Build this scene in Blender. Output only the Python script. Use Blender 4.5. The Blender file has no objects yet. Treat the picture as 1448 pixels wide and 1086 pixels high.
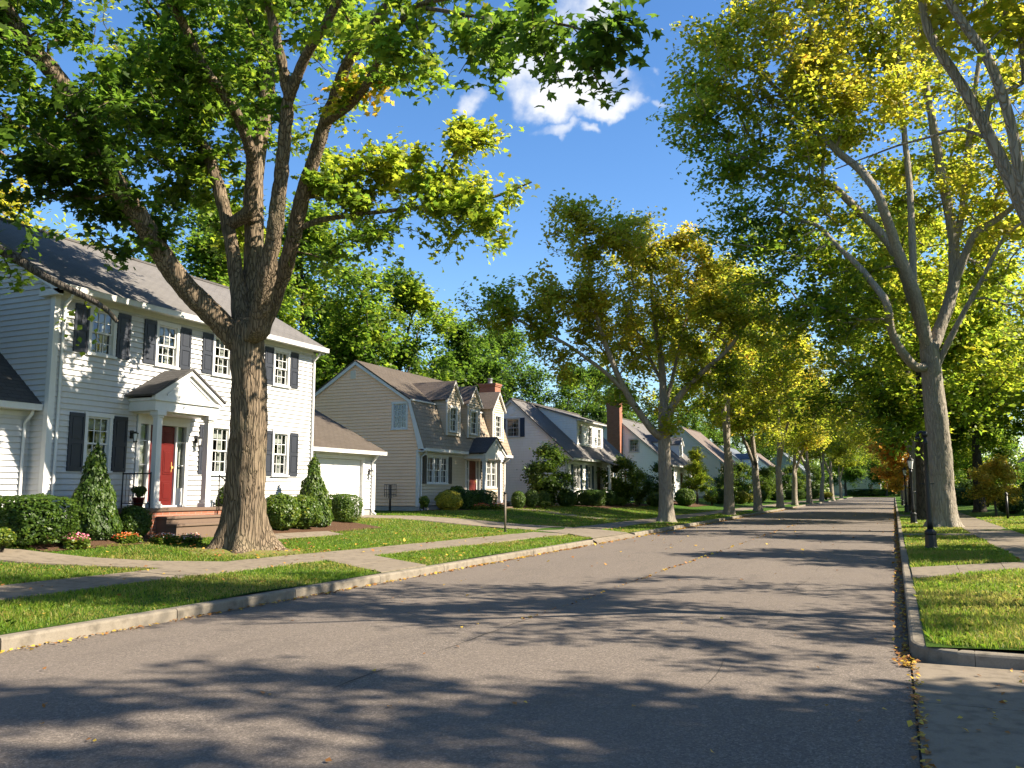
import bpy, math, random
import numpy as np
from mathutils import Vector, Matrix
SC = bpy.context.scene
COL = SC.collection
R = math.radians
rng = np.random.default_rng(7)
random.seed(7)

# ------------------------------------------------------------------ noise
def _hash(ix, iy, iz, seed):
    h = (ix.astype(np.int64)*374761393 + iy.astype(np.int64)*668265263 + iz.astype(np.int64)*2147483647 + seed*1274126177) & 0xffffffff
    h = ((h ^ (h >> 13))*1274126177) & 0xffffffff
    return ((h ^ (h >> 16)) & 0xffff)/65535.0
def vnoise(P, seed=0):
    P = np.asarray(P, float); I = np.floor(P).astype(np.int64); f = P-I; f = f*f*(3-2*f)
    out = 0
    for dx in (0, 1):
        wx = f[..., 0] if dx else 1-f[..., 0]
        for dy in (0, 1):
            wy = f[..., 1] if dy else 1-f[..., 1]
            for dz in (0, 1):
                wz = f[..., 2] if dz else 1-f[..., 2]
                out = out+wx*wy*wz*_hash(I[..., 0]+dx, I[..., 1]+dy, I[..., 2]+dz, seed)
    return out

# ------------------------------------------------------------------ materials
MATS = {}
class NT:
    def __init__(s, name):
        s.m = bpy.data.materials.new(name); s.m.use_nodes = True
        s.t = s.m.node_tree; s.t.nodes.clear(); s.out = s.t.nodes.new('ShaderNodeOutputMaterial')
        MATS[name] = s.m
    def n(s, typ, **kw):
        nd = s.t.nodes.new('ShaderNode'+typ)
        for k, v in kw.items(): setattr(nd, k, v)
        return nd
    def l(s, a, b): s.t.links.new(a, b)
    def coord(s, which='Object', scale=(1, 1, 1)):
        tc = s.n('TexCoord'); mp = s.n('Mapping'); s.l(tc.outputs[which], mp.inputs[0]); mp.inputs['Scale'].default_value = scale
        return mp.outputs[0]
    def noise(s, vec, scale, detail=4, rough=.55):
        nd = s.n('TexNoise'); s.l(vec, nd.inputs['Vector']); nd.inputs['Scale'].default_value = scale
        nd.inputs['Detail'].default_value = detail; nd.inputs['Roughness'].default_value = rough
        return nd.outputs['Fac']
    def ramp(s, fac, stops):
        nd = s.n('ValToRGB'); s.l(fac, nd.inputs[0]); el = nd.color_ramp.elements
        while len(el) < len(stops): el.new(.5)
        for e, (p, c) in zip(el, stops):
            e.position = p; e.color = (*c, 1) if len(c) == 3 else c
        return nd.outputs[0]
    def mix(s, fac, a, b, mode='MIX'):
        nd = s.n('Mix', data_type='RGBA', blend_type=mode)
        for v, i in ((fac, 0), (a, 6), (b, 7)):
            if hasattr(v, 'is_linked') or hasattr(v, 'links'): s.l(v, nd.inputs[i])
            elif i == 0: nd.inputs[0].default_value = v
            else: nd.inputs[i].default_value = (*v, 1)
        return nd.outputs[2]
    def math(s, op, a, b=0.0, clamp=False):
        nd = s.n('Math', operation=op, use_clamp=clamp)
        for i, v in enumerate((a, b)):
            if hasattr(v, 'links'): s.l(v, nd.inputs[i])
            else: nd.inputs[i].default_value = v
        return nd.outputs[0]
    def bump(s, h, strength=.3, dist=.02):
        nd = s.n('Bump'); s.l(h, nd.inputs['Height']); nd.inputs['Strength'].default_value = strength
        nd.inputs['Distance'].default_value = dist
        return nd.outputs[0]
    def prin(s, col, rough=.6, spec=.4, bump=None, metal=0):
        p = s.n('BsdfPrincipled')
        if hasattr(col, 'links'): s.l(col, p.inputs['Base Color'])
        else: p.inputs['Base Color'].default_value = (*col, 1)
        if hasattr(rough, 'links'): s.l(rough, p.inputs['Roughness'])
        else: p.inputs['Roughness'].default_value = rough
        p.inputs['Specular IOR Level'].default_value = spec; p.inputs['Metallic'].default_value = metal
        if bump is not None: s.l(bump, p.inputs['Normal'])
        s.l(p.outputs[0], s.out.inputs[0])
        return p

def m_paint(name, col, var=.06, rough=.55, scale=1.5):
    t = NT(name); v = t.coord(); n1 = t.noise(v, scale, 5, .6); n2 = t.noise(t.coord(scale=(3, 3, .6)), 4, 3)
    c = np.array(col); a = t.mix(n1, tuple(c*(1-var*1.6)), tuple(np.minimum(c*(1+var), .9)))
    dirt = t.ramp(n2, [(.45, (0, 0, 0)), (.75, (1, 1, 1))])
    b = t.mix(t.math('MULTIPLY', dirt, .35), a, tuple(c*.82*np.array([1, .98, .93])))
    t.prin(b, rough, .35, t.bump(t.noise(v, 60, 3), .08, .003))
m_paint('siding_white', (.50, .495, .49), .09); m_paint('trim_white', (.58, .575, .565), .03, .45)
m_paint('siding_grey', (.74, .75, .77)); m_paint('siding_cool', (.90, .89, .87))
m_paint('siding_beige', (.86, .56, .37)); m_paint('siding_tan', (.46, .39, .30)); m_paint('siding_bluegrey', (.36, .42, .48)); m_paint('siding_cream', (.66, .60, .45))
m_paint('trim_beige', (.62, .56, .47), .04)
m_paint('shutter_dark', (.030, .034, .045), .1, .45); m_paint('shutter_blue', (.02, .05, .10), .1, .45); m_paint('shutter_brown', (.06, .05, .045), .1)
m_paint('door_red', (.095, .009, .008), .1, .35); m_paint('door_dark', (.10, .02, .018), .1, .4); m_paint('black_metal', (.012, .012, .013), .1, .4)
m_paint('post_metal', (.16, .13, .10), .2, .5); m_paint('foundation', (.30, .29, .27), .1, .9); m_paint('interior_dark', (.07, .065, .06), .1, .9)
m_paint('curtain', (.62, .60, .55), .05, .9); m_paint('brass', (.55, .38, .12), .05, .3); m_paint('terracotta', (.30, .10, .05), .1, .8)
m_paint('lamp_glass', (.75, .75, .72), .03, .2); m_paint('sill_stone', (.13, .088, .062), .08, .8); m_paint('metal_cap', (.18, .2, .23), .1, .4)

t = NT('glass')
fr = t.n('LayerWeight'); fr.inputs[0].default_value = .25
tr = t.n('BsdfTransparent'); tr.inputs[0].default_value = (.62, .66, .66, 1)
gl = t.n('BsdfGlossy'); gl.inputs['Roughness'].default_value = .02; gl.inputs[0].default_value = (.9, .95, 1, 1)
mx = t.n('MixShader'); t.l(t.math('MULTIPLY_ADD', fr.outputs['Fresnel'], .9), mx.inputs[0])
mx.inputs[0].links[0].from_node.inputs[2].default_value = .06
t.l(tr.outputs[0], mx.inputs[1]); t.l(gl.outputs[0], mx.inputs[2]); t.l(mx.outputs[0], t.out.inputs[0])

def m_shingle(name, c1, c2, row=.14, wid=.30):
    t = NT(name); tc = t.n('TexCoord'); uv = tc.outputs['UV']
    br = t.n('TexBrick'); t.l(uv, br.inputs['Vector']); br.offset = .5
    br.inputs['Color1'].default_value = (*c1, 1); br.inputs['Color2'].default_value = (*c2, 1); br.inputs['Mortar'].default_value = (*[x*.35 for x in c1], 1)
    br.inputs['Scale'].default_value = 1; br.inputs['Brick Width'].default_value = wid; br.inputs['Row Height'].default_value = row
    br.inputs['Mortar Size'].default_value = .010; br.inputs['Mortar Smooth'].default_value = .3; br.inputs['Bias'].default_value = -.1
    n1 = t.noise(uv, .7, 4); n2 = t.noise(uv, 40, 2)
    c = t.mix(.55, br.outputs['Color'], t.mix(n1, tuple(x*.6 for x in c1), tuple(min(1, x*1.25) for x in c2)))
    c = t.mix(t.math('MULTIPLY', n2, .35), c, tuple(x*.5 for x in c1))
    sep = t.n('SeparateXYZ'); t.l(uv, sep.inputs[0])
    saw = t.math('FRACT', t.math('DIVIDE', sep.outputs[1], row))
    h = t.math('ADD', t.math('MULTIPLY', t.math('SUBTRACT', 1, saw), .7), t.math('MULTIPLY', br.outputs['Fac'], -.4))
    h = t.math('ADD', h, t.math('MULTIPLY', n2, .3))
    t.prin(c, .92, .2, t.bump(h, .8, .018))
m_shingle('shingle_grey', (0.1266, 0.1185, 0.1127), (0.1711, 0.1593, 0.1511)); m_shingle('shingle_dark', (.06, .058, .058), (.095, .09, .088))
m_shingle('shingle_tan', (0.0799, 0.0636, 0.0486), (0.1089, 0.089, 0.0711)); m_shingle('shingle_beige', (.24, .19, .135), (.33, .27, .21), .18, .22)
m_shingle('shingle_blue', (.12, .14, .165), (.16, .18, .20)); m_shingle('shingle_brown', (.13, .105, .09), (.19, .15, .125))

t = NT('brick')
tc = t.n('TexCoord'); sp = t.n('SeparateXYZ'); t.l(tc.outputs['Object'], sp.inputs[0]); cb = t.n('CombineXYZ')
t.l(t.math('ADD', sp.outputs[0], sp.outputs[1]), cb.inputs[0]); t.l(sp.outputs[2], cb.inputs[1])
br = t.n('TexBrick'); t.l(cb.outputs[0], br.inputs['Vector']); br.inputs['Scale'].default_value = 1; br.inputs['Brick Width'].default_value = .21; br.inputs['Row Height'].default_value = .075
br.inputs['Mortar Size'].default_value = .009; br.inputs['Color1'].default_value = (.27, .085, .045, 1); br.inputs['Color2'].default_value = (.36, .13, .075, 1); br.inputs['Mortar'].default_value = (.25, .20, .16, 1)
c = t.mix(t.math('MULTIPLY', t.noise(cb.outputs[0], 2.5, 5), .5), br.outputs['Color'], (.22, .10, .07))
t.prin(c, .9, .2, t.bump(t.math('SUBTRACT', t.noise(cb.outputs[0], 50, 3), t.math('MULTIPLY', br.outputs['Fac'], 1.5)), .5, .008))

# asphalt: aggregate, patches, wheel wear, cracks
t = NT('asphalt'); v = t.coord()
fine = t.noise(v, 95, 2, .7); mid = t.noise(v, 28, 3, .6); big = t.noise(t.coord(scale=(1, .25, 1)), .55, 5, .6); stain = t.noise(t.coord(scale=(1, .3, 1)), 1.7, 5, .65)
vo = t.n('TexVoronoi'); t.l(v, vo.inputs['Vector']); vo.inputs['Scale'].default_value = 62
spk = t.ramp(t.math('ADD', t.math('MULTIPLY', fine, .8), t.math('MULTIPLY', vo.outputs['Color'], .35)), [(.30, (0.0395, 0.033, 0.0284)), (.50, (0.0931, 0.077, 0.0643)), (.66, (0.1354, 0.1127, 0.0944)), (.80, (0.2595, 0.2167, 0.1823))])
c = t.mix(t.ramp(big, [(.3, (0, 0, 0)), (.7, (1, 1, 1))]), spk, t.mix(.5, spk, (0.1466, 0.1192, 0.0965)))
c = t.mix(t.math('MULTIPLY', t.ramp(stain, [(.52, (0, 0, 0)), (.72, (1, 1, 1))]), .35), c, (0.0677, 0.0569, 0.0494))
ck = t.n('TexVoronoi', feature='DISTANCE_TO_EDGE'); wv = t.n('VectorMath', operation='ADD'); nz = t.n('TexNoise'); t.l(v, nz.inputs['Vector']); nz.inputs['Scale'].default_value = 1.3; nz.inputs['Detail'].default_value = 5
t.l(t.coord(scale=(0.1692, 0.065, 0.1608)), wv.inputs[0]); sc = t.n('VectorMath', operation='SCALE'); t.l(nz.outputs['Color'], sc.inputs[0]); sc.inputs['Scale'].default_value = .5; t.l(sc.outputs[0], wv.inputs[1])
t.l(wv.outputs[0], ck.inputs['Vector']); ck.inputs['Scale'].default_value = 1
crack = t.math('MULTIPLY', t.math('LESS_THAN', ck.outputs['Distance'], .003), t.ramp(t.noise(v, .35, 2), [(.58, (0, 0, 0)), (.64, (1, 1, 1))]))
c = t.mix(t.math('MULTIPLY', crack, .8), c, (0.0141, 0.0125, 0.0118))
hgt = t.math('ADD', t.math('ADD', t.math('MULTIPLY', fine, .6), t.math('MULTIPLY', mid, .5)), t.math('MULTIPLY', crack, -2.0))
t.prin(c, .93, .3, t.bump(hgt, .55, .012))

def m_conc(name, a, b):
    t = NT(name); v = t.coord(); n1 = t.noise(v, .9, 6, .65); n2 = t.noise(v, 70, 3, .7); n3 = t.noise(v, 6, 4)
    c = t.mix(n1, a, b); c = t.mix(t.math('MULTIPLY', t.ramp(n2, [(.4, (0, 0, 0)), (.75, (1, 1, 1))]), .4), c, tuple(x*.6 for x in a))
    c = t.mix(t.math('MULTIPLY', t.ramp(n3, [(.48, (0, 0, 0)), (.72, (1, 1, 1))]), .6), c, tuple(x*.42 for x in a))
    t.prin(c, .9, .25, t.bump(n2, .35, .006))
m_conc('concrete', (0.1506, 0.1217, 0.0887), (0.2289, 0.19, 0.1432)); m_conc('kerb_concrete', (0.1506, 0.1276, 0.0974), (0.2469, 0.2137, 0.1662)); m_conc('joint', (0.0362, 0.0326, 0.0287), (0.0542, 0.0475, 0.0401))

t = NT('lawn'); v = t.coord(); n1 = t.noise(v, .5, 5); n2 = t.noise(v, 14, 4, .7); n3 = t.noise(v, 120, 2)
c = t.mix(n1, (0.036, 0.098, 0.0054), (0.0721, 0.147, 0.0081)); c = t.mix(t.math('MULTIPLY', t.ramp(n2, [(.45, (0, 0, 0)), (.75, (1, 1, 1))]), .5), c, (0.0721, 0.105, 0.0135))
c = t.mix(t.math('MULTIPLY', n3, .55), c, (0.0164, 0.035, 0.0043))
t.prin(c, .9, .15, t.bump(t.math('ADD', n3, n2), 1.0, .03))
t = NT('far_ground'); v = t.coord(); t.prin(t.mix(t.noise(v, .05, 4), (.05, .085, .02), (.09, .12, .03)), .95, .1)
t = NT('mound'); v = t.coord(); n2 = t.noise(v, 18, 4, .7); t.prin(t.mix(t.ramp(n2, [(.42, (0, 0, 0)), (.6, (1, 1, 1))]), (.17, .12, .06), (.10, .15, .02)), .95, .1, t.bump(n2, 1, .03))
t = NT('soil'); v = t.coord(); n2 = t.noise(v, 30, 4, .7); t.prin(t.mix(n2, (.035, .02, .012), (.13, .075, .045)), .95, .1, t.bump(n2, 1, .03))

def m_leaf(name, ramp, trans=.62, rough=.5):
    t = NT(name); at = t.n('Attribute'); at.attribute_name = 'tint'; oi = t.n('ObjectInfo')
    sp = t.n('SeparateColor'); t.l(oi.outputs['Color'], sp.inputs[0])
    f = t.math('ADD', at.outputs['Fac'], t.math('SUBTRACT', sp.outputs[0], .5), True)
    c = t.ramp(f, ramp)
    hs = t.n('HueSaturation'); t.l(c, hs.inputs['Color']); hs.inputs['Value'].default_value = 2.1; hs.inputs['Saturation'].default_value = .98
    p = t.n('BsdfPrincipled'); t.l(c, p.inputs['Base Color']); p.inputs['Roughness'].default_value = rough; p.inputs['Specular IOR Level'].default_value = .35
    tl = t.n('BsdfTranslucent'); t.l(hs.outputs[0], tl.inputs[0])
    mx = t.n('MixShader'); mx.inputs[0].default_value = trans; t.l(p.outputs[0], mx.inputs[1]); t.l(tl.outputs[0], mx.inputs[2]); t.l(mx.outputs[0], t.out.inputs[0])
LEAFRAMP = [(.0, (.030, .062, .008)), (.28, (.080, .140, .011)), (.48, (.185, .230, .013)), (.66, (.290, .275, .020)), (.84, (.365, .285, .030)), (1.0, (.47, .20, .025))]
m_leaf('leaf_maple', LEAFRAMP); m_leaf('leaf_shrub', [(0, (.018, .040, .007)), (.35, (.050, .095, .010)), (.6, (.11, .155, .014)), (.8, (.27, .26, .025)), (1, (.40, .33, .03))], .32, .45)
m_leaf('leaf_orange', [(0, (.14, .17, .02)), (.35, (.36, .27, .03)), (.6, (.52, .26, .04)), (1, (.50, .13, .03))], .45)
m_leaf('leaf_litter', [(0, (.12, .07, .02)), (.4, (.35, .20, .03)), (.7, (.50, .34, .04)), (1, (.25, .11, .03))], .15, .7)
m_leaf('grass_blade', [(0, (0.0328, 0.0928, 0.0043)), (.4, (0.0689, 0.1571, 0.0065)), (.7, (0.1115, 0.1999, 0.0086)), (.92, (0.1771, 0.1999, 0.027)), (1, (0.2493, 0.2142, 0.054))], .42, .55)
m_leaf('petal', [(0, (.75, .12, .25)), (.35, (.80, .45, .5)), (.55, (.8, .78, .75)), (.75, (.75, .25, .05)), (1, (.7, .08, .04))], .3, .6)
def m_bark(name, a, b, c3, ck=.8):
    t = NT(name); v = t.coord(scale=(1, 1, .10)); n1 = t.noise(v, 11, 5, .65); n2 = t.noise(t.coord(), 1.2, 4); n3 = t.noise(t.coord(scale=(1, 1, .35)), 48, 3, .7)
    vo = t.n('TexVoronoi', feature='DISTANCE_TO_EDGE'); nv = t.n('VectorMath', operation='ADD'); nz = t.n('TexNoise'); t.l(v, nz.inputs['Vector']); nz.inputs['Scale'].default_value = 9
    s2 = t.n('VectorMath', operation='SCALE'); t.l(nz.outputs['Color'], s2.inputs[0]); s2.inputs['Scale'].default_value = .12; t.l(v, nv.inputs[0]); t.l(s2.outputs[0], nv.inputs[1]); t.l(nv.outputs[0], vo.inputs['Vector']); vo.inputs['Scale'].default_value = 17
    ridge = t.ramp(vo.outputs['Distance'], [(0, (0, 0, 0)), (.16, (1, 1, 1))])
    c = t.mix(n1, a, b); c = t.mix(t.math('MULTIPLY', t.math('SUBTRACT', 1, ridge), ck), c, tuple(x*.30 for x in a))
    c = t.mix(t.math('MULTIPLY', t.ramp(n2, [(.5, (0, 0, 0)), (.75, (1, 1, 1))]), .45), c, c3)
    t.prin(c, .92, .2, t.bump(t.math('ADD', t.math('MULTIPLY', ridge, .8), t.math('ADD', t.math('MULTIPLY', n1, .5), t.math('MULTIPLY', n3, .3))), .9, .035))
m_bark('bark_brown', (0.1275, 0.0935, 0.0612), (0.2465, 0.187, 0.1275), (0.1445, 0.1318, 0.0765)); m_bark('bark_grey', (0.2125, 0.1785, 0.1403), (0.374, 0.3272, 0.2635), (0.2465, 0.238, 0.1785), .30); m_bark('bark_dark', (0.051, 0.0425, 0.034), (0.102, 0.085, 0.068), (0.068, 0.068, 0.0425))

# ------------------------------------------------------------------ objects
def tag(o, label=None, cat=None, group=None, kind=None):
    if label: o['label'] = label
    if cat: o['category'] = cat
    if group: o['group'] = group
    if kind: o['kind'] = kind
    return o
def link_mesh(name, me, mat, parent=None):
    o = bpy.data.objects.new(name, me); COL.objects.link(o)
    if mat: me.materials.append(MATS[mat])
    if parent is not None: o.parent = parent
    return o
def thing(name, loc, label, cat, group=None):
    o = bpy.data.objects.new(name, None); COL.objects.link(o); o.location = loc; o.empty_display_size = .3
    o['_o'] = list(loc)
    return tag(o, label, cat, group)
def origin(o):
    p = np.zeros(3)
    while o is not None:
        p += np.array(o.location); o = o.parent
    return p
def dup(o, loc, rotz=0, scale=None, label=None, group=None, parent=None, color=None):
    c = o.copy(); COL.objects.link(c); c.parent = parent
    if parent is None:
        c.location = loc; c.rotation_euler = (0, 0, rotz)
        if scale is not None: c.scale = scale if hasattr(scale, '__len__') else (scale,)*3
        if label: c['label'] = label
        if group: c['group'] = group
    if color is not None: c.color = color
    for ch in o.children: dup(ch, None, parent=c, color=color)
    return c
def np_mesh(name, V, F, tint=None, smooth=False):
    """V (n,3); F (m,k) all faces with k corners"""
    me = bpy.data.meshes.new(name); V = np.asarray(V, np.float32); F = np.asarray(F, np.int32)
    me.vertices.add(len(V)); me.vertices.foreach_set('co', V.ravel())
    k = F.shape[1]; me.loops.add(F.size); me.loops.foreach_set('vertex_index', F.ravel())
    me.polygons.add(len(F)); me.polygons.foreach_set('loop_start', np.arange(0, F.size, k, dtype=np.int32))
    me.polygons.foreach_set('loop_total', np.full(len(F), k, np.int32))
    if smooth: me.polygons.foreach_set('use_smooth', np.ones(len(F), bool))
    me.update(calc_edges=True)
    if tint is not None:
        a = me.attributes.new('tint', 'FLOAT', 'FACE'); a.data.foreach_set('value', np.asarray(tint, np.float32))
    return me

class Frame:
    def __init__(s, o, u, n): s.o = np.array(o, float); s.u = np.array(u, float); s.n = np.array(n, float)
    def p(s, a, z, d=0): return s.o+s.u*a+s.n*d+np.array([0, 0, z])
def fX(X, s=1): return Frame((X, 0, 0), (0, 1, 0), (s, 0, 0))
def fG(Y, s=-1): return Frame((0, Y, 0), (1, 0, 0), (0, s, 0))
class MB:
    def __init__(s): s.v = []; s.f = []; s.uv = {}; s.sm = set()
    def face(s, pts, uv=None, smooth=False):
        i = len(s.v); s.v.extend([tuple(map(float, p)) for p in pts]); s.f.append(tuple(range(i, i+len(pts))))
        if uv: s.uv[len(s.f)-1] = uv
        if smooth: s.sm.add(len(s.f)-1)
    def hexa(s, b, t):
        """bottom 4 pts, top 4 pts"""
        i = len(s.v); s.v.extend([tuple(map(float, p)) for p in list(b)+list(t)])
        for q in ((3, 2, 1, 0), (4, 5, 6, 7), (0, 1, 5, 4), (1, 2, 6, 5), (2, 3, 7, 6), (3, 0, 4, 7)): s.f.append(tuple(i+k for k in q))
    def box(s, x0, x1, y0, y1, z0, z1):
        s.hexa([(x0, y0, z0), (x1, y0, z0), (x1, y1, z0), (x0, y1, z0)], [(x0, y0, z1), (x1, y0, z1), (x1, y1, z1), (x0, y1, z1)])
    def fbox(s, F, a0, a1, z0, z1, d0, d1):
        s.hexa([F.p(a0, z0, d0), F.p(a1, z0, d0), F.p(a1, z0, d1), F.p(a0, z0, d1)], [F.p(a0, z1, d0), F.p(a1, z1, d0), F.p(a1, z1, d1), F.p(a0, z1, d1)])
    def fbar(s, F, p, q, w, d0, d1):
        """bar in the wall plane from (a,z) p to q; hangs w below the line"""
        (a0, z0), (a1, z1) = p, q
        s.hexa([F.p(a0, z0-w, d0), F.p(a1, z1-w, d0), F.p(a1, z1-w, d1), F.p(a0, z0-w, d1)], [F.p(a0, z0, d0), F.p(a1, z1, d0), F.p(a1, z1, d1), F.p(a0, z0, d1)])
    def slab(s, A, B, C, D, t, uvs=None):
        """roof slab: A,B along the eave, C,D along the ridge (A-D and B-C slope)"""
        A, B, C, D = map(lambda q: np.array(q, float), (A, B, C, D)); n = np.cross(B-A, D-A); n /= np.linalg.norm(n)
        if n[2] < 0: n = -n
        n = n*t; w = np.linalg.norm(B-A); hgt = np.linalg.norm(D-A); off = float(A[0]*.37+A[1]*.61) % 1
        s.face([A+n, B+n, C+n, D+n], [(off, 0), (off+w, 0), (off+w, hgt), (off, hgt)])
        s.face([D, C, B, A])
        for P, Q in ((A, B), (B, C), (C, D), (D, A)): s.face([P, Q, Q+n, P+n], [(0, 0.02), (.2, 0.02), (.2, .04), (0, .04)])
    def tube(s, pts, r, n=8, caps=True):
        pts = [np.array(p, float) for p in pts]; m = len(pts); rr = r if hasattr(r, '__len__') else [r]*m; base = len(s.v); prev = None
        for i, p in enumerate(pts):
            d = pts[min(i+1, m-1)]-pts[max(i-1, 0)]; d /= (np.linalg.norm(d)+1e-9)
            if prev is None: a = np.cross(d, (0, 0, 1) if abs(d[2]) < .9 else (1, 0, 0))
            else: a = prev-d*np.dot(prev, d)
            a /= np.linalg.norm(a); b = np.cross(d, a); prev = a
            for k in range(n):
                an = 2*math.pi*k/n; s.v.append(tuple(p+(a*math.cos(an)+b*math.sin(an))*rr[i]))
        for i in range(m-1):
            for k in range(n):
                s.f.append((base+i*n+k, base+i*n+(k+1) % n, base+(i+1)*n+(k+1) % n, base+(i+1)*n+k)); s.sm.add(len(s.f)-1)
        if caps: s.f.append(tuple(base+k for k in range(n))[::-1]); s.f.append(tuple(base+(m-1)*n+k for k in range(n)))
    def lathe(s, c, prof, n=12, flat=False):
        base = len(s.v); m = len(prof)
        for r, z in prof:
            for k in range(n):
                an = 2*math.pi*(k+.5)/n; s.v.append((c[0]+r*math.cos(an), c[1]+r*math.sin(an), c[2]+z))
        for i in range(m-1):
            for k in range(n):
                s.f.append((base+i*n+k, base+i*n+(k+1) % n, base+(i+1)*n+(k+1) % n, base+(i+1)*n+k))
                if not flat: s.sm.add(len(s.f)-1)
        s.f.append(tuple(base+k for k in range(n))[::-1]); s.f.append(tuple(base+(m-1)*n+k for k in range(n)))
    def build(s, name, mat, parent=None, bevel=0):
        o0 = origin(parent) if parent is not None else np.zeros(3)
        me = bpy.data.meshes.new(name); me.from_pydata([tuple(np.array(v)-o0) for v in s.v], [], s.f)
        if s.uv:
            ul = me.uv_layers.new(name='UVMap')
            for fi, uv in s.uv.items():
                for li, c in zip(me.polygons[fi].loop_indices, uv): ul.data[li].uv = c
        for i in s.sm: me.polygons[i].use_smooth = True
        o = link_mesh(name, me, mat, parent)
        if bevel:
            b = o.modifiers.new('bevel', 'BEVEL'); b.width = bevel; b.segments = 2; b.limit_method = 'ANGLE'
        return o
CAM_PITCH, CAM_YAW = 0.124355, 0.419960
CLOUD_DIR = (-0.31549, 0.83319, 0.45417)
MAPLE_LIMBS = [
    (0.454, 0.333, [[-13.36, 15.2, 0.25], [-13.28, 15.1, 1.23], [-13.16, 14.98, 2.48], [-13.06, 14.85, 3.74], [-13.06, 14.72, 4.68], [-13.04, 14.67, 5.15]]),
    (0.25, 0.121, [[-13.22, 14.62, 4.92], [-13.59, 14.15, 5.51], [-13.97, 13.56, 6.21], [-14.22, 12.76, 7.2], [-14.39, 11.89, 8.17], [-14.55, 10.99, 9.33], [-14.6, 10.22, 10.0], [-14.55, 9.51, 10.49], [-14.62, 8.71, 11.24]]),
    (0.182, 0.076, [[-13.14, 14.64, 5.0], [-13.47, 14.75, 6.35], [-13.88, 14.82, 7.76], [-14.45, 14.77, 9.47], [-14.96, 14.66, 10.22], [-15.7, 14.81, 11.6], [-16.32, 14.83, 13.44]]),
    (0.151, 0.061, [[-13.28, 14.83, 8.02], [-13.02, 14.6, 8.92], [-12.81, 14.2, 9.32], [-12.78, 13.69, 9.92], [-13.01, 13.06, 10.57], [-13.04, 12.51, 11.22], [-13.06, 12.01, 11.62], [-13.22, 11.39, 12.38]]),
    (0.25, 0.091, [[-13.21, 14.91, 5.21], [-13.35, 15.13, 6.42], [-13.48, 15.26, 7.49], [-13.61, 15.38, 9.43], [-13.58, 15.62, 10.99], [-13.73, 15.75, 12.75], [-13.86, 15.86, 14.74], [-14.09, 15.86, 17.17]]),
    (0.204, 0.106, [[-12.66, 14.51, 5.1], [-12.15, 14.16, 6.08], [-11.72, 13.88, 7.2], [-11.29, 13.57, 8.35], [-10.93, 13.24, 9.61]]),
    (0.098, 0.045, [[-10.93, 13.24, 9.61], [-10.83, 12.71, 10.55], [-10.86, 12.34, 11.55], [-10.79, 11.89, 12.61]]),
    (0.114, 0.045, [[-10.93, 13.24, 9.61], [-10.35, 12.97, 10.2], [-9.55, 12.61, 10.64], [-8.7, 12.24, 11.23], [-7.52, 11.82, 11.73]]),
    (0.197, 0.076, [[-12.78, 14.79, 5.15], [-12.38, 14.83, 6.1], [-11.92, 14.7, 6.98], [-11.51, 14.52, 8.0], [-11.12, 14.37, 8.77], [-10.77, 14.22, 9.37], [-10.4, 14.1, 9.88], [-9.72, 13.75, 10.59], [-8.88, 13.5, 11.11], [-7.7, 12.86, 11.61]]),
    (0.091, 0.038, [[-10.65, 14.15, 9.45], [-9.94, 13.91, 9.55], [-9.21, 13.54, 9.78], [-8.29, 12.81, 10.02], [-7.05, 11.84, 9.9], [-5.59, 10.82, 9.21]]),
    (0.068, 0.019, [[-11.65, 14.65, 7.39], [-11.43, 14.94, 7.59], [-11.1, 15.19, 7.7], [-10.55, 15.63, 7.86], [-9.87, 16.03, 7.99], [-9.1, 16.46, 8.13], [-8.29, 16.81, 8.23], [-7.16, 17.26, 8.63]]),
    (0.038, 0.015, [[-7.05, 11.84, 9.9], [-5.61, 10.85, 8.88], [-4.63, 10.28, 8.23], [-3.66, 9.69, 7.64], [-3.02, 9.47, 7.23]]),
    (0.03, 0.015, [[-9.87, 16.03, 7.99], [-9.2, 16.13, 8.6], [-8.66, 16.29, 9.24], [-8.48, 16.29, 9.79]]),
    (0.03, 0.015, [[-9.1, 16.46, 8.13], [-8.28, 16.45, 7.67], [-7.64, 16.57, 7.29]]),
]
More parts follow.
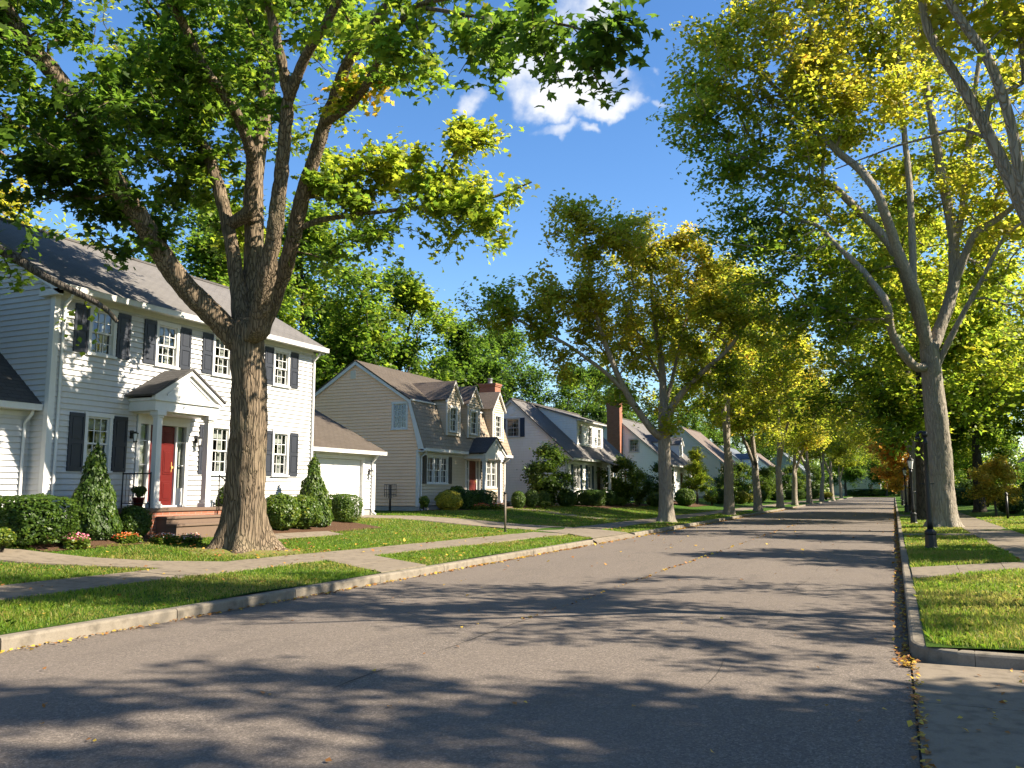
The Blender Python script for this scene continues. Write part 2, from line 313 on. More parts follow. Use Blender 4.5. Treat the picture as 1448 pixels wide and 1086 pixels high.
MAPLE_CLUMPS = [
    ([-15.03, 10.93, 9.85], 3, 159, 0.23, 1),
    ([-15.16, 10.55, 8.17], 1.7, 36, 0.05, 1),
    ([-14.9, 11.76, 8.28], 1.3, 52, 0.05, 1),
    ([-15.7, 13.74, 11.29], 2.8, 127, 0.29, 1),
    ([-16.35, 14.77, 9.78], 1.9, 65, 0.23, 1),
    ([-14.56, 12.59, 7.35], 1, 32, 0.08, 1),
    ([-14.91, 15.18, 11.43], 2.4, 96, 0.31, 1),
    ([-15.35, 15.32, 9.0], 1.5, 49, 0.33, 1),
    ([-12.69, 12.83, 11.67], 2.8, 117, 0.23, 1),
    ([-13.23, 15.72, 12.99], 2.8, 117, 0.27, 1),
    ([-14.6, 15.79, 7.95], 1, 23, 0.43, 1),
    ([-10.24, 13.49, 10.81], 2, 37, 0.38, 0.9),
    ([-12.12, 15.54, 9.8], 1.3, 14, 0.41, 0.9),
    ([-8.5, 12.69, 10.22], 1.3, 26, 0.36, 0.9),
    ([-6.94, 11.87, 9.24], 1, 20, 0.32, 0.9),
    ([-7.08, 11.89, 8.64], 0.6, 8, 0.26, 0.9),
    ([-9.63, 13.92, 9.65], 0.65, 9, 0.76, 0.9),
    ([-5.63, 10.92, 8.35], 0.75, 14, 0.26, 0.9),
    ([-4.97, 10.54, 7.63], 0.35, 4, 0.22, 0.9),
    ([-4.47, 10.16, 7.97], 0.55, 8, 0.2, 0.9),
    ([-3.68, 9.72, 7.32], 0.5, 7, 0.16, 0.9),
    ([-3.24, 9.55, 6.76], 0.42, 5, 0.16, 0.9),
    ([-2.91, 9.41, 7.22], 0.42, 5, 0.16, 0.9),
    ([-3.82, 9.59, 7.86], 0.6, 8, 0.2, 0.9),
    ([-2.61, 9.31, 7.37], 0.35, 3, 0.18, 0.9),
    ([-11.03, 14.94, 8.15], 0.7, 18, 0.32, 0.9),
    ([-10.45, 15.59, 8.45], 1, 41, 0.4, 0.9),
    ([-9.68, 16.01, 8.72], 1.1, 43, 0.5, 0.9),
    ([-8.84, 16.46, 9.0], 0.95, 34, 0.56, 0.9),
    ([-8.07, 16.73, 9.48], 0.65, 15, 0.56, 0.9),
    ([-8.56, 16.26, 9.72], 0.35, 4, 0.56, 0.9),
    ([-9.14, 16.04, 7.82], 1, 34, 0.42, 0.9),
    ([-8.2, 16.64, 8.13], 0.8, 20, 0.52, 0.9),
    ([-9.96, 15.31, 7.31], 0.75, 18, 0.3, 0.9),
    ([-7.69, 16.32, 7.31], 0.55, 10, 0.5, 0.9),
    ([-10.92, 14.85, 6.74], 0.5, 7, 0.25, 0.9),
    ([-8.87, 16.05, 7.06], 0.45, 6, 0.4, 0.9),
    ([-7.31, 16.81, 8.22], 0.3, 3, 0.5, 0.9),
    ([-14.45, 10.69, 13.5], 4, 90, 0.32, 1),
    ([-13.24, 13.18, 15.37], 3.6, 60, 0.34, 1),
    ([-9.26, 12.97, 13.78], 2.4, 34, 0.36, 1),
    ([-13.8, 12.5, 18.51], 4.2, 70, 0.36, 1),
    ([-6.39, 11.82, 11.4], 1.8, 40, 0.3, 1),
    ([-16.44, 9.21, 9.76], 3, 60, 0.3, 1),
    ([-16.3, 9.56, 7.64], 1.6, 12, 0.2, 1),
    ([-18.06, 16.7, 14.21], 3, 60, 0.4, 1),
]
SHADE_LIMBS = [
    (0.4, 0.26, [[-17.32, 8.21, -0.31], [-17.12, 8.04, 1.57], [-16.82, 7.95, 3.21], [-16.42, 7.92, 4.74]]),
    (0.13, 0.032, [[-16.54, 7.9, 4.5], [-15.4, 8.25, 5.68], [-14.3, 8.68, 6.09], [-13.45, 9.12, 5.65], [-12.98, 9.37, 5.35], [-12.51, 9.62, 5.09], [-12.14, 9.81, 4.88], [-11.86, 9.96, 4.66], [-11.72, 10.06, 4.44]]),
    (0.24, 0.1, [[-16.42, 7.92, 4.74], [-16.99, 7.69, 6.96], [-17.79, 7.54, 9.5], [-18.4, 7.5, 11.81]]),
    (0.2, 0.1, [[-16.42, 7.92, 4.74], [-16.22, 8.37, 6.95], [-15.97, 8.62, 9.1], [-15.88, 8.96, 11.75]]),
    (0.2, 0.1, [[-16.48, 7.91, 4.62], [-17.68, 6.87, 6.66], [-18.65, 6.18, 8.51]]),
]
SHADE_CLUMPS = [
    ([-17.46, 7.72, 9.25], 3.4, 90, 0.25, 1),
    ([-16.28, 8.63, 9.71], 2.2, 60, 0.25, 1),
    ([-18.24, 6.4, 8.28], 3, 70, 0.25, 1),
    ([-17.3, 7.35, 12.48], 3.4, 80, 0.3, 1),
    ([-14.09, 8.8, 5.91], 0.5, 10, 0.2, 1),
    ([-13.26, 9.26, 5.27], 0.22, 4, 0.3, 0.8),
    ([-12.24, 9.82, 4.44], 0.1, 1, 0.4, 0.6),
    ([-12.91, 9.34, 5.79], 0.15, 2, 0.2, 0.8),
    ([-15.49, 8.8, 7.76], 1.6, 40, 0.2, 1),
]
BIG_LIMBS = [
    (0.488, 0.34, [[1.74, 38.07, 0.12], [1.71, 37.8, 2.01], [1.69, 37.49, 4.23], [1.62, 37.23, 5.9], [1.59, 37.02, 7.29]]),
    (0.178, 0.059, [[1.42, 37.06, 6.46], [0.9, 36.16, 6.51], [0.26, 35.06, 7.62], [-0.0, 34.35, 8.74], [-1.03, 34.75, 10.49], [-2.41, 35.01, 12.14], [-4.0, 34.76, 12.86]]),
    (0.222, 0.074, [[1.51, 36.99, 7.29], [1.18, 36.65, 8.68], [0.64, 36.36, 10.65], [0.1, 36.19, 11.77], [-1.03, 35.92, 13.23], [-1.92, 35.63, 14.07], [-3.68, 35.21, 14.64], [-5.59, 34.66, 15.64]]),
    (0.237, 0.074, [[1.51, 37.0, 7.15], [1.26, 36.26, 8.6], [1.07, 35.84, 9.37], [0.55, 34.95, 10.95], [-0.02, 33.78, 12.82], [-0.74, 34.37, 14.23], [-1.68, 34.46, 15.32], [-2.66, 34.31, 16.47], [-3.97, 33.92, 18.23]]),
    (0.148, 0.059, [[1.07, 35.84, 9.37], [1.16, 36.05, 11.4], [1.18, 36.35, 14.1], [1.08, 36.54, 17.19], [1.12, 36.54, 20.55], [1.15, 36.57, 23.69]]),
    (0.244, 0.089, [[1.69, 37.07, 7.29], [2.28, 37.57, 8.76], [2.63, 37.79, 9.94], [2.74, 38.06, 11.52], [2.64, 38.23, 13.2], [2.45, 38.53, 15.22], [2.14, 38.56, 18.8], [2.09, 38.87, 22.85]]),
    (0.178, 0.059, [[2.61, 37.78, 9.94], [2.88, 37.61, 10.45], [3.48, 37.25, 11.76], [4.62, 37.01, 12.43], [6.13, 36.38, 13.9]]),
    (0.126, 0.044, [[1.78, 37.22, 6.46], [2.35, 36.87, 7.63], [3.42, 36.64, 9.6], [4.33, 36.38, 11.24], [5.55, 36.37, 12.05]]),
    (0.148, 0.052, [[2.74, 38.06, 11.52], [3.2, 38.46, 13.31], [3.61, 38.92, 16.16], [4.24, 39.13, 19.9], [4.95, 39.49, 24.44]]),
]
BIG_CLUMPS = [
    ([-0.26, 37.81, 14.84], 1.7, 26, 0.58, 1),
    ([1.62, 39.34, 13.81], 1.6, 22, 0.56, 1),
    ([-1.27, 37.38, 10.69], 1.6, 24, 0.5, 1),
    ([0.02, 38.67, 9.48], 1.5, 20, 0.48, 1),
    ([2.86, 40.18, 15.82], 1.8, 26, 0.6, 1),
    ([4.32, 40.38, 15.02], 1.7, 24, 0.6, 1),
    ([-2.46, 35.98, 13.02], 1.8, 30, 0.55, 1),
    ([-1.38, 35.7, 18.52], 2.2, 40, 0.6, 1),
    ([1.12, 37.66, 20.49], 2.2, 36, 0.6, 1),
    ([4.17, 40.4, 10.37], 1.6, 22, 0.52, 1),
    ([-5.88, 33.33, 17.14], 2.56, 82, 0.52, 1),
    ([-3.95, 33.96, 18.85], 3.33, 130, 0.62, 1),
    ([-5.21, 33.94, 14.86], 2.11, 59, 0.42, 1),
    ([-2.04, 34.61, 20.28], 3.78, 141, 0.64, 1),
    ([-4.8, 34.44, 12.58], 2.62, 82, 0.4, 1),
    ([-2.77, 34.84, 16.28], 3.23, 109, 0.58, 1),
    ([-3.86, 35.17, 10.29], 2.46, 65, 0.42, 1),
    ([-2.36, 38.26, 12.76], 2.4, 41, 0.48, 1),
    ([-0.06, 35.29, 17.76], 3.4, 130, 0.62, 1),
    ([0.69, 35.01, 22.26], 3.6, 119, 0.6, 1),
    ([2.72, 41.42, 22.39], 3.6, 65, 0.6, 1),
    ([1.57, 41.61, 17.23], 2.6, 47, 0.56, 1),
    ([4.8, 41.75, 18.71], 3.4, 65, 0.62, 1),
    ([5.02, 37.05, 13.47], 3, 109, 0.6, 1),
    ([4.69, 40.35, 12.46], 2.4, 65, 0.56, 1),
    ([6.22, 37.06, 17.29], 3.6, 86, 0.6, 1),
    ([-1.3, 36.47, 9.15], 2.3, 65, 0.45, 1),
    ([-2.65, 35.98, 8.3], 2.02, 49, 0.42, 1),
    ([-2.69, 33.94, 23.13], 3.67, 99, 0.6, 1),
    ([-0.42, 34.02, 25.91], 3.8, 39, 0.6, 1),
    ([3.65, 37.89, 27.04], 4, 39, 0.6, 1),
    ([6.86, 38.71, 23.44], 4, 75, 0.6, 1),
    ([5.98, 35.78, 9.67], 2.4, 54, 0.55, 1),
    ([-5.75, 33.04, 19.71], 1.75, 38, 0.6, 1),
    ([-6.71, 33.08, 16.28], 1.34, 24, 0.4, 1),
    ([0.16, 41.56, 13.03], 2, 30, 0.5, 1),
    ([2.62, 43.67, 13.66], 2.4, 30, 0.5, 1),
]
GOLD_LIMBS = [
    (0.336, 0.252, [[-9.76, 39.45, 0.11], [-9.7, 39.25, 1.75], [-9.65, 39.05, 3.38], [-9.61, 38.89, 4.69], [-9.57, 38.79, 5.5]]),
    (0.176, 0.05, [[-9.73, 38.91, 4.1], [-10.06, 38.39, 4.41], [-10.85, 37.17, 5.96], [-11.24, 36.13, 7.4], [-11.51, 35.39, 8.71], [-11.63, 34.82, 10.1], [-11.63, 34.29, 11.56], [-11.79, 34.05, 12.76]]),
    (0.101, 0.034, [[-11.02, 36.95, 6.2], [-11.56, 36.28, 6.89], [-12.3, 35.42, 7.56], [-12.91, 34.63, 8.08], [-14.11, 33.57, 8.72], [-15.2, 32.99, 9.39]]),
    (0.168, 0.05, [[-9.51, 38.9, 4.95], [-9.03, 38.79, 5.71], [-8.3, 38.68, 6.49], [-7.38, 38.54, 7.24], [-6.57, 38.38, 7.84], [-5.82, 38.36, 8.81], [-5.2, 38.29, 9.71]]),
    (0.185, 0.05, [[-9.58, 38.81, 5.34], [-9.69, 39.13, 6.71], [-9.82, 39.34, 7.96], [-10.04, 39.5, 9.31], [-10.18, 39.39, 11.24], [-10.3, 39.49, 13.39]]),
    (0.101, 0.034, [[-9.54, 38.81, 5.5], [-9.23, 39.79, 7.44], [-8.84, 40.61, 9.97], [-8.38, 41.17, 12.17]]),
    (0.084, 0.034, [[-9.73, 39.11, 6.71], [-10.83, 39.43, 8.87], [-11.65, 39.9, 10.78], [-12.32, 40.43, 12.78]]),
]
GOLD_CLUMPS = [
    ([-12.48, 33.7, 13.06], 1.4, 43, 0.66, 1),
    ([-11.22, 34.28, 12.91], 1.6, 55, 0.66, 1),
    ([-10.55, 35.75, 12.43], 1.7, 55, 0.66, 1),
    ([-9.57, 38.28, 13.33], 1.8, 57, 0.66, 1),
    ([-8.58, 39.83, 13.28], 1.5, 43, 0.66, 1),
    ([-7.7, 40.36, 12.26], 1.7, 47, 0.66, 1),
    ([-13.76, 33.55, 10.0], 1.7, 47, 0.61, 1),
    ([-15.13, 32.46, 9.44], 1.5, 37, 0.53, 1),
    ([-15.8, 32.1, 9.89], 0.9, 14, 0.53, 1),
    ([-12.33, 34.11, 10.61], 2, 72, 0.66, 1),
    ([-10.96, 35.87, 10.23], 2.1, 76, 0.66, 1),
    ([-9.46, 37.61, 10.45], 2.2, 80, 0.66, 1),
    ([-7.72, 38.48, 9.81], 2, 63, 0.63, 1),
    ([-6.06, 38.1, 9.91], 1.8, 49, 0.59, 1),
    ([-5.25, 38.64, 8.66], 1.3, 26, 0.53, 1),
    ([-13.84, 33.72, 8.47], 1.4, 32, 0.55, 1),
    ([-12.48, 35.41, 8.66], 1.5, 37, 0.63, 1),
    ([-10.9, 37.82, 8.28], 1.6, 43, 0.63, 1),
    ([-8.82, 38.8, 7.95], 1.5, 36, 0.59, 1),
    ([-7.27, 39.08, 6.91], 1.3, 30, 0.53, 1),
    ([-13.14, 35.33, 7.09], 1, 18, 0.58, 1),
    ([-9.17, 38.54, 4.65], 0.6, 6, 0.65, 1),
    ([-11.77, 38.29, 6.05], 1.1, 16, 0.53, 1),
    ([-6.3, 38.97, 6.84], 1.2, 21, 0.51, 1),
    ([-11.02, 41.02, 12.78], 2.2, 55, 0.66, 1),
    ([-12.81, 40.65, 9.58], 2, 45, 0.58, 1),
]
OFF_LIMBS = [
    (0.153, 0.121, [[2.46, 13.03, -0.03], [2.43, 12.89, 0.89], [2.37, 12.8, 2.12], [2.27, 12.7, 3.37], [2.09, 12.6, 4.29], [1.93, 12.57, 4.82]]),
    (0.09, 0.036, [[1.93, 12.57, 4.82], [1.72, 12.42, 5.21], [1.49, 12.33, 5.95], [1.23, 12.23, 6.63], [1.01, 12.17, 7.19], [0.75, 12.08, 7.79], [0.5, 12.06, 8.68], [0.1, 11.97, 9.68]]),
    (0.076, 0.036, [[2.09, 12.6, 4.29], [1.82, 12.08, 4.83], [1.63, 11.89, 5.52], [1.54, 11.76, 6.2], [1.33, 11.56, 6.98], [0.99, 11.32, 7.62], [0.79, 11.14, 8.34], [0.61, 10.9, 9.48]]),
    (0.072, 0.027, [[2.21, 12.61, 3.82], [2.69, 13.1, 5.01], [3.22, 13.57, 6.57], [3.78, 13.99, 8.53]]),
    (0.072, 0.027, [[2.15, 12.54, 4.09], [2.16, 11.75, 5.13], [2.22, 11.17, 6.29], [2.27, 10.59, 7.5]]),
    (0.022, 0.009, [[1.4, 12.26, 6.18], [1.07, 12.3, 6.42], [0.72, 12.47, 6.45], [0.3, 12.72, 6.49], [-0.05, 12.89, 6.46], [-0.56, 13.01, 6.37]]),
]
OFF_CLUMPS = [
    ([1.47, 11.9, 8.23], 1.2, 36, 0.62, 1),
    ([0.45, 11.95, 9.35], 1.5, 50, 0.62, 1),
    ([0.99, 11.4, 10.32], 1.8, 60, 0.6, 1),
    ([1.99, 11.49, 9.65], 1.9, 60, 0.6, 1),
    ([3.28, 13.43, 7.72], 2, 60, 0.6, 1),
    ([3.56, 13.27, 9.83], 2.2, 60, 0.6, 1),
    ([-0.35, 11.96, 9.92], 1.3, 36, 0.6, 1),
    ([2.83, 11.77, 10.35], 2.2, 60, 0.6, 1),
    ([0.84, 12.73, 8.13], 0.45, 9, 0.66, 1),
    ([6, 11.5, 7.2], 1, 16, 0.6, 1),
    ([8.5, 11, 7.6], 1, 14, 0.6, 1),
    ([4, 11.4, 7.6], 0.8, 10, 0.6, 1),
    ([7.4, 17, 7.4], 1, 14, 0.6, 1),
    ([9.6, 17.6, 7.8], 1.1, 14, 0.6, 1),
    ([5.6, 17.8, 7.6], 0.9, 12, 0.6, 1),
    ([10.2, 13.2, 8.2], 1.1, 16, 0.6, 1),
    ([9.0, 14.8, 7.0], 1.1, 18, 0.6, 1),
    ([3.8, 13.0, 6.6], 0.8, 12, 0.6, 1),
    ([8.6, 12.6, 6.4], 0.9, 14, 0.6, 1),
    ([5.2, 13.6, 7.4], 1, 20, 0.6, 1),
    ([6.6, 14.2, 8.2], 1.2, 26, 0.6, 1),
    ([5.6, 12.6, 9.4], 1.1, 20, 0.6, 1),
    ([7.8, 13.4, 7.6], 1, 18, 0.6, 1),
    ([4.6, 15.4, 8.4], 1, 18, 0.6, 1),
    ([3.4, 14.8, 9.6], 1.1, 20, 0.6, 1),
    ([7.2, 15.6, 9.2], 1.1, 18, 0.6, 1),
]
# ------------------------------------------------------------------ trees
def resample(pts, step):
    pts = np.array(pts, float)
    if len(pts) > 2:   # Catmull-Rom
        P = np.vstack([2*pts[0]-pts[1], pts, 2*pts[-1]-pts[-2]]); out = []
        for i in range(1, len(P)-2):
            n = max(2, int(np.linalg.norm(P[i+1]-P[i])/step)+1)
            t = np.linspace(0, 1, n, endpoint=False)[:, None]
            out.append(.5*(2*P[i]+(P[i+1]-P[i-1])*t+(2*P[i-1]-5*P[i]+4*P[i+1]-P[i+2])*t**2+(3*P[i]-P[i-1]-3*P[i+1]+P[i+2])*t**3))
        return np.vstack(out+[pts[-1:]])
    n = max(2, int(np.linalg.norm(pts[1]-pts[0])/step)+1)
    return pts[0]+(pts[1]-pts[0])*np.linspace(0, 1, n)[:, None]

class Tree:
    def __init__(s, limbs, clumps, seed, step=.35, bf=.30, tip_r=.007, wob=.05, leafy=None):
        g = np.random.default_rng(seed); N = 60000
        s.P = np.zeros((N, 3)); s.par = np.full(N, -1); s.mr = np.zeros(N); L = np.zeros(N); ok = np.zeros(N, bool); dirv = np.zeros((N, 3)); n = 0
        for li, (r0, r1, pts) in enumerate(limbs):
            q = resample(pts, step); m = len(q); w = vnoise(q*.9+li*7.3, 3)[:, None]-.5
            if li: q = q+w*g.normal(size=3)*.25*np.linspace(0, 1, m)[:, None]
            t = np.linspace(0, 1, m); rad = r0+(r1-r0)*t
            if li == 0: prev = -1
            else: prev = int(np.argmin(np.linalg.norm(s.P[:n]-q[0], axis=1)))
            for i in range(m):
                s.P[n] = q[i]; s.par[n] = prev; s.mr[n] = rad[i]
                L[n] = (L[prev]+np.linalg.norm(q[i]-s.P[prev])) if prev >= 0 else 0
                dirv[n] = (q[min(i+1, m-1)]-q[max(i-1, 0)]); dirv[n] /= np.linalg.norm(dirv[n])+1e-9
                ok[n] = li > 0 and t[i] > .15; prev = n; n += 1
        s.nman = n
        T = []; TT = []; TS = []
        for c, r, k, tint, sz in clumps:
            u = g.normal(size=(k*2, 3)); u /= np.linalg.norm(u, axis=1)[:, None]
            q = np.array(c)+u*(g.random(k*2)**.40)[:, None]*r*np.array([1, 1, .82])
            gap = vnoise(q*(1.1 if r < 2.5 else .75), seed+5); q = q[np.argsort(-gap)[:k]]
            T.append(q); TT.append(np.full(k, tint)); TS.append(np.full(k, sz))
        T = np.vstack(T); TT = np.concatenate(TT); TS = np.concatenate(TS)
        idx = np.nonzero(ok[:n])[0]
        d = np.array([np.min(np.linalg.norm(s.P[idx]-q, axis=1)) for q in T]); o = np.argsort(d); T, TT, TS = T[o], TT[o], TS[o]
        s.tips = []; s.tint = TT; s.size = TS
        for q in T:
            D = s.P[:n]-q; dist = np.sqrt((D*D).sum(1)); cost = dist+bf*L[:n]; cost[~ok[:n]] = 1e9
            b = int(np.argmin(cost)); A = s.P[b]; dd = dist[b]; m = max(1, int(round(dd/step)))
            C = A+dirv[b]*dd*.35+np.array([0, 0, .06*dd]); prev = b; to = (q-A)
            for i in range(1, m+1):
                t = i/m; x = (1-t)**2*A+2*t*(1-t)*C+t*t*q
                if i < m: x = x+g.normal(size=3)*wob
                s.P[n] = x; s.par[n] = prev; L[n] = L[prev]+np.linalg.norm(x-s.P[prev]); dirv[n] = x-s.P[prev]; dirv[n] /= np.linalg.norm(dirv[n])+1e-9
                ok[n] = True; prev = n; n += 1
            s.tips.append(n-1)
        s.n = n; s.tips = np.array(s.tips); s.P = s.P[:n]; s.par = s.par[:n]; s.dir = dirv[:n]; s.g = g
        e = max(1.9, math.log(len(T))/math.log(max(limbs[0][1]*.75/tip_r, 2)))
        acc = np.zeros(n); acc[s.tips] += tip_r**e
        for i in range(n-1, -1, -1):
            if acc[i] == 0: acc[i] = tip_r**e
            if s.par[i] >= 0: acc[s.par[i]] += acc[i]
        r = acc**(1/e); man = s.mr[:n] > 0; s.r = np.where(man, s.mr[:n], r)
        for i in range(s.nman, n):
            p = s.par[i]; s.r[i] = min(s.r[i], s.r[p]*.85 if p < s.nman else s.r[p])
    def wood(s, flare=.5, hi=False, lod=1.0, bark=0.0):
        n = s.n; kids = [[] for _ in range(n)]
        for i in range(n):
            if s.par[i] >= 0: kids[s.par[i]].append(i)
        V = []; F = []; base = 0; zb = s.P[0, 2]
        stack = [[0]]; chains = []
        starts = [(-1, 0)]
        while starts:
            p, i = starts.pop(); ch = [i] if p < 0 else [p, i]; cur = i
            while kids[cur]:
                ks = sorted(kids[cur], key=lambda k: -s.r[k])
                # keep following the manual limb when inside one
                nx = ks[0]
                if cur < s.nman and cur+1 in ks and s.par[cur+1] == cur: nx = cur+1
                for k in ks:
                    if k != nx: starts.append((cur, k))
                ch.append(nx); cur = nx
            chains.append((p, ch))
        for p, ch in chains:
            q = s.P[ch]; rad = s.r[ch].copy()
            if p >= 0: rad[0] = min(rad[0], rad[1]*1.15 if len(rad) > 1 else rad[0])
            rm = rad.max()
            trunk = p < 0
            if hi and rm > .07:
                st = .09 if rm > .1 else .16
                q2 = resample(q, st); tt = np.concatenate([[0], np.cumsum(np.linalg.norm(np.diff(q, axis=0), axis=1))]); t2 = np.concatenate([[0], np.cumsum(np.linalg.norm(np.diff(q2, axis=0), axis=1))])
                rad = np.interp(t2/t2[-1], tt/max(tt[-1], 1e-6), rad); q = q2
            k = int(np.clip(6+rm*(90 if hi else 34), 3, 56)*lod)
            if rm < .03: k = 4
            if rm < .014: k = 3
            k = max(k, 3); m = len(q)
            if m < 2: continue
            d = np.gradient(q, axis=0); d /= np.linalg.norm(d, axis=1)[:, None]+1e-9
            a = np.cross(d[0], (1, 0, 0) if abs(d[0][2]) > .8 else (0, 0, 1)); an = np.linspace(0, 2*math.pi, k, endpoint=False); ca, sa = np.cos(an), np.sin(an)
            VV = np.zeros((m, k, 3))
            for i in range(m):
                a = a-d[i]*np.dot(a, d[i]); a /= np.linalg.norm(a)+1e-9; b = np.cross(d[i], a)
                VV[i] = np.outer(ca, a)+np.outer(sa, b)
            rr = np.repeat(rad[:, None], k, 1)
            if trunk:
                h = (q[:, 2]-zb)[:, None]; fl = np.exp(-np.maximum(h, 0)/(.55*rad[0]+.12))
                lob = .5+.5*np.sin(an*5+1.3+.8*np.sin(an*2))[None, :]; rr = rr*(1+flare*fl*(.55+.9*lob)+.05*np.sin(an*3+h*.6))
            if k > 12:
                X = q[:, None, :]+VV*rr[..., None]; rr = rr*(1+.16*(vnoise(X*1.6, 9)-.5)*1.0)
                if bark and hi:
                    S = np.stack([X[..., 0]*9, X[..., 1]*9, X[..., 2]*1.5], -1); wv = (vnoise(X*2.5, 4)-.5)[..., None]*1.6; rdg = 1-np.abs(2*vnoise(S+wv, 11)-1); rdg2 = 1-np.abs(2*vnoise(S*2.1+wv*2+5, 12)-1)
                    rr = rr+bark*np.clip(rm/.4, .25, 1)*((rdg**1.5-.5)+.5*(rdg2-.5))
            X = q[:, None, :]+VV*rr[..., None]
            V.append(X.reshape(-1, 3)); i0 = np.arange((m-1)*k).reshape(m-1, k); j = (np.arange(k)+1) % k
            f = np.stack([i0, i0[:, j], i0[:, j]+k, i0+k], -1).reshape(-1, 4)+base; F.append(f); base += m*k
        return np.vstack(V), np.vstack(F)
    def leaves(s, per, size, spread=.26, tmpl='quad', flat=.55, droop=.25, tvar=.09, along=1):
        g = s.g; T = len(s.tips); n = T*per; ti = np.repeat(np.arange(T), per); nd = s.tips[ti]
        back = g.integers(0, along+1, n)
        for k in range(along):
            mk = (back > k) & (s.par[nd] >= s.nman); nd = np.where(mk, s.par[nd], nd)
        tn = g.normal(size=(s.n, 3))*.55; tn[:, 2] += .95; tn += s.dir*.25; tn /= np.linalg.norm(tn, axis=1)[:, None]; tn = tn[nd]
        off = g.normal(size=(n, 3))*spread; off -= tn*((off*tn).sum(1)*(1-flat*.7))[:, None]
        c = s.P[nd]+s.dir[nd]*(g.random(n)*.3-.15)[:, None]+off
        tint = s.tint[ti]+.16*(vnoise(c*.45, 21)-.5)+.18*(vnoise(c*1.4, 22)-.5)+tvar*g.normal(size=n)
        sz = size*s.size[ti]*g.uniform(.65, 1.2, n)
        return leaf_cards(g, c, sz, tint, tmpl, droop, .75, tn)
def leaf_cards(g, c, sz, tint, tmpl='quad', droop=.25, upw=.75, normal=None):
    n = len(c); N = g.normal(size=(n, 3))*.75; N[:, 2] += upw
    if normal is not None: N = N*.7+normal*1.0
    N /= np.linalg.norm(N, axis=1)[:, None]
    Y = g.normal(size=(n, 3)); Y[:, 2] -= droop*2; Y -= N*(N*Y).sum(1)[:, None]; Y /= np.linalg.norm(Y, axis=1)[:, None]; X = np.cross(Y, N)
    if tmpl == 'maple':
        T = np.array([(0, .36, .06), (0, 0, 0), (.26, -.10, .02), (.25, .13, .05), (.60, .34, -.02), (.28, .45, .05), (.16, .66, .02), (0, 1, -.12), (-.16, .66, .02), (-.28, .45, .05), (-.60, .34, -.02), (-.25, .13, .05), (-.26, -.10, .02)])
        FT = np.array([(0, i, i+1 if i < 12 else 1) for i in range(1, 13)])
    elif tmpl == 'tri':
        T = np.array([(0, 0, 0), (.42, .7, .1), (-.42, .8, .1)]); FT = np.array([(0, 1, 2)])
    elif tmpl == 'blade2':
        T = np.array([(-.5, 0, 0), (.5, 0, 0), (.0, 1, .1)]); FT = np.array([(0, 1, 2)])
    else:
        T = np.array([(0, 0, 0), (.42, .42, .10), (0, 1, -.06), (-.42, .42, .10)]); FT = np.array([(0, 1, 2, 3)])
    V = c[:, None, :]+sz[:, None, None]*(X[:, None, :]*T[None, :, 0:1]+Y[:, None, :]*(T[None, :, 1:2]-.4)+N[:, None, :]*T[None, :, 2:3])
    F = (np.arange(n)*len(T))[:, None, None]+FT[None]
    return V.reshape(-1, 3), F.reshape(-1, FT.shape[1]), np.repeat(np.clip(tint, 0, 1), len(FT))

def make_tree(name, loc, label, T, per, size, bark, leafmat, tmpl='quad', spread=.26, group=None, hi=False, barkamp=0, flare=.5, shift=.5, cat='tree', along=1, flat=.5, tvar=.09):
    o = thing(name, loc, label, cat, group)
    V, F = T.wood(flare, hi, bark=barkamp); link_mesh('trunk', np_mesh('trunk', V-np.array(loc), F, smooth=True), bark, o)
    V, F, ti = T.leaves(per, size, spread, tmpl, tvar=tvar, along=along, flat=flat); c = link_mesh('crown', np_mesh('crown', V-np.array(loc), F, ti), leafmat, o)
    c.color = (shift, .5, .5, 1)
    return o
def generic_spec(seed, H, rad, fork, r0, tint=.5, ntip=900, narrow=1.0, nl=6, lean=0.0, shape='dome', low=.0):
    g = np.random.default_rng(seed); limbs = [(r0, r0*.72, [(0, 0, -.25), (.02, 0, fork*.35), (.06+lean*.3, .04, fork*.7), (.05+lean, 0, fork)])]
    cl = []; top = (lean, 0, fork)
    limbs.append((r0*.6, r0*.12, [top, (lean+g.normal()*.3, g.normal()*.3, fork+(H-fork)*.45), (lean+g.normal()*.5, g.normal()*.5, H*.92)]))
    for k in range(nl):
        a = 2*math.pi*(k+g.uniform(-.3, .3))/nl; up = g.uniform(.45, .9); rr = rad*g.uniform(.6, .85); z1 = fork+(H-fork)*up*.95
        x, y = math.cos(a), math.sin(a); zs = fork-(.25 if k % 2 else 0)
        limbs.append((r0*g.uniform(.42, .58), r0*.10, [(lean, 0, zs), (lean+x*rr*.28, y*rr*.28, zs+(z1-zs)*.42), (lean+x*rr*.62, y*rr*.62, zs+(z1-zs)*.75), (lean+x*rr, y*rr, z1)]))
    nc = 34
    for k in range(nc):
        a = g.uniform(0, 2*math.pi); v = g.uniform(.0, 1)
        if shape == 'dome': prof = math.sin(math.pi*min(1, .22+.80*v)**.9)**.6
        elif shape == 'cone': prof = (1-v)**.8+.08
        else: prof = math.sin(math.pi*(.12+.86*v))**.8
        q = rad*prof*g.uniform(.25, .92); zz = fork+(H-fork)*(low+(.95-low)*v)
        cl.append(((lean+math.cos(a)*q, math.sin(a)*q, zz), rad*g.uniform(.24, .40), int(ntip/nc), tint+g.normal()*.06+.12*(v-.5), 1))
    return limbs, cl

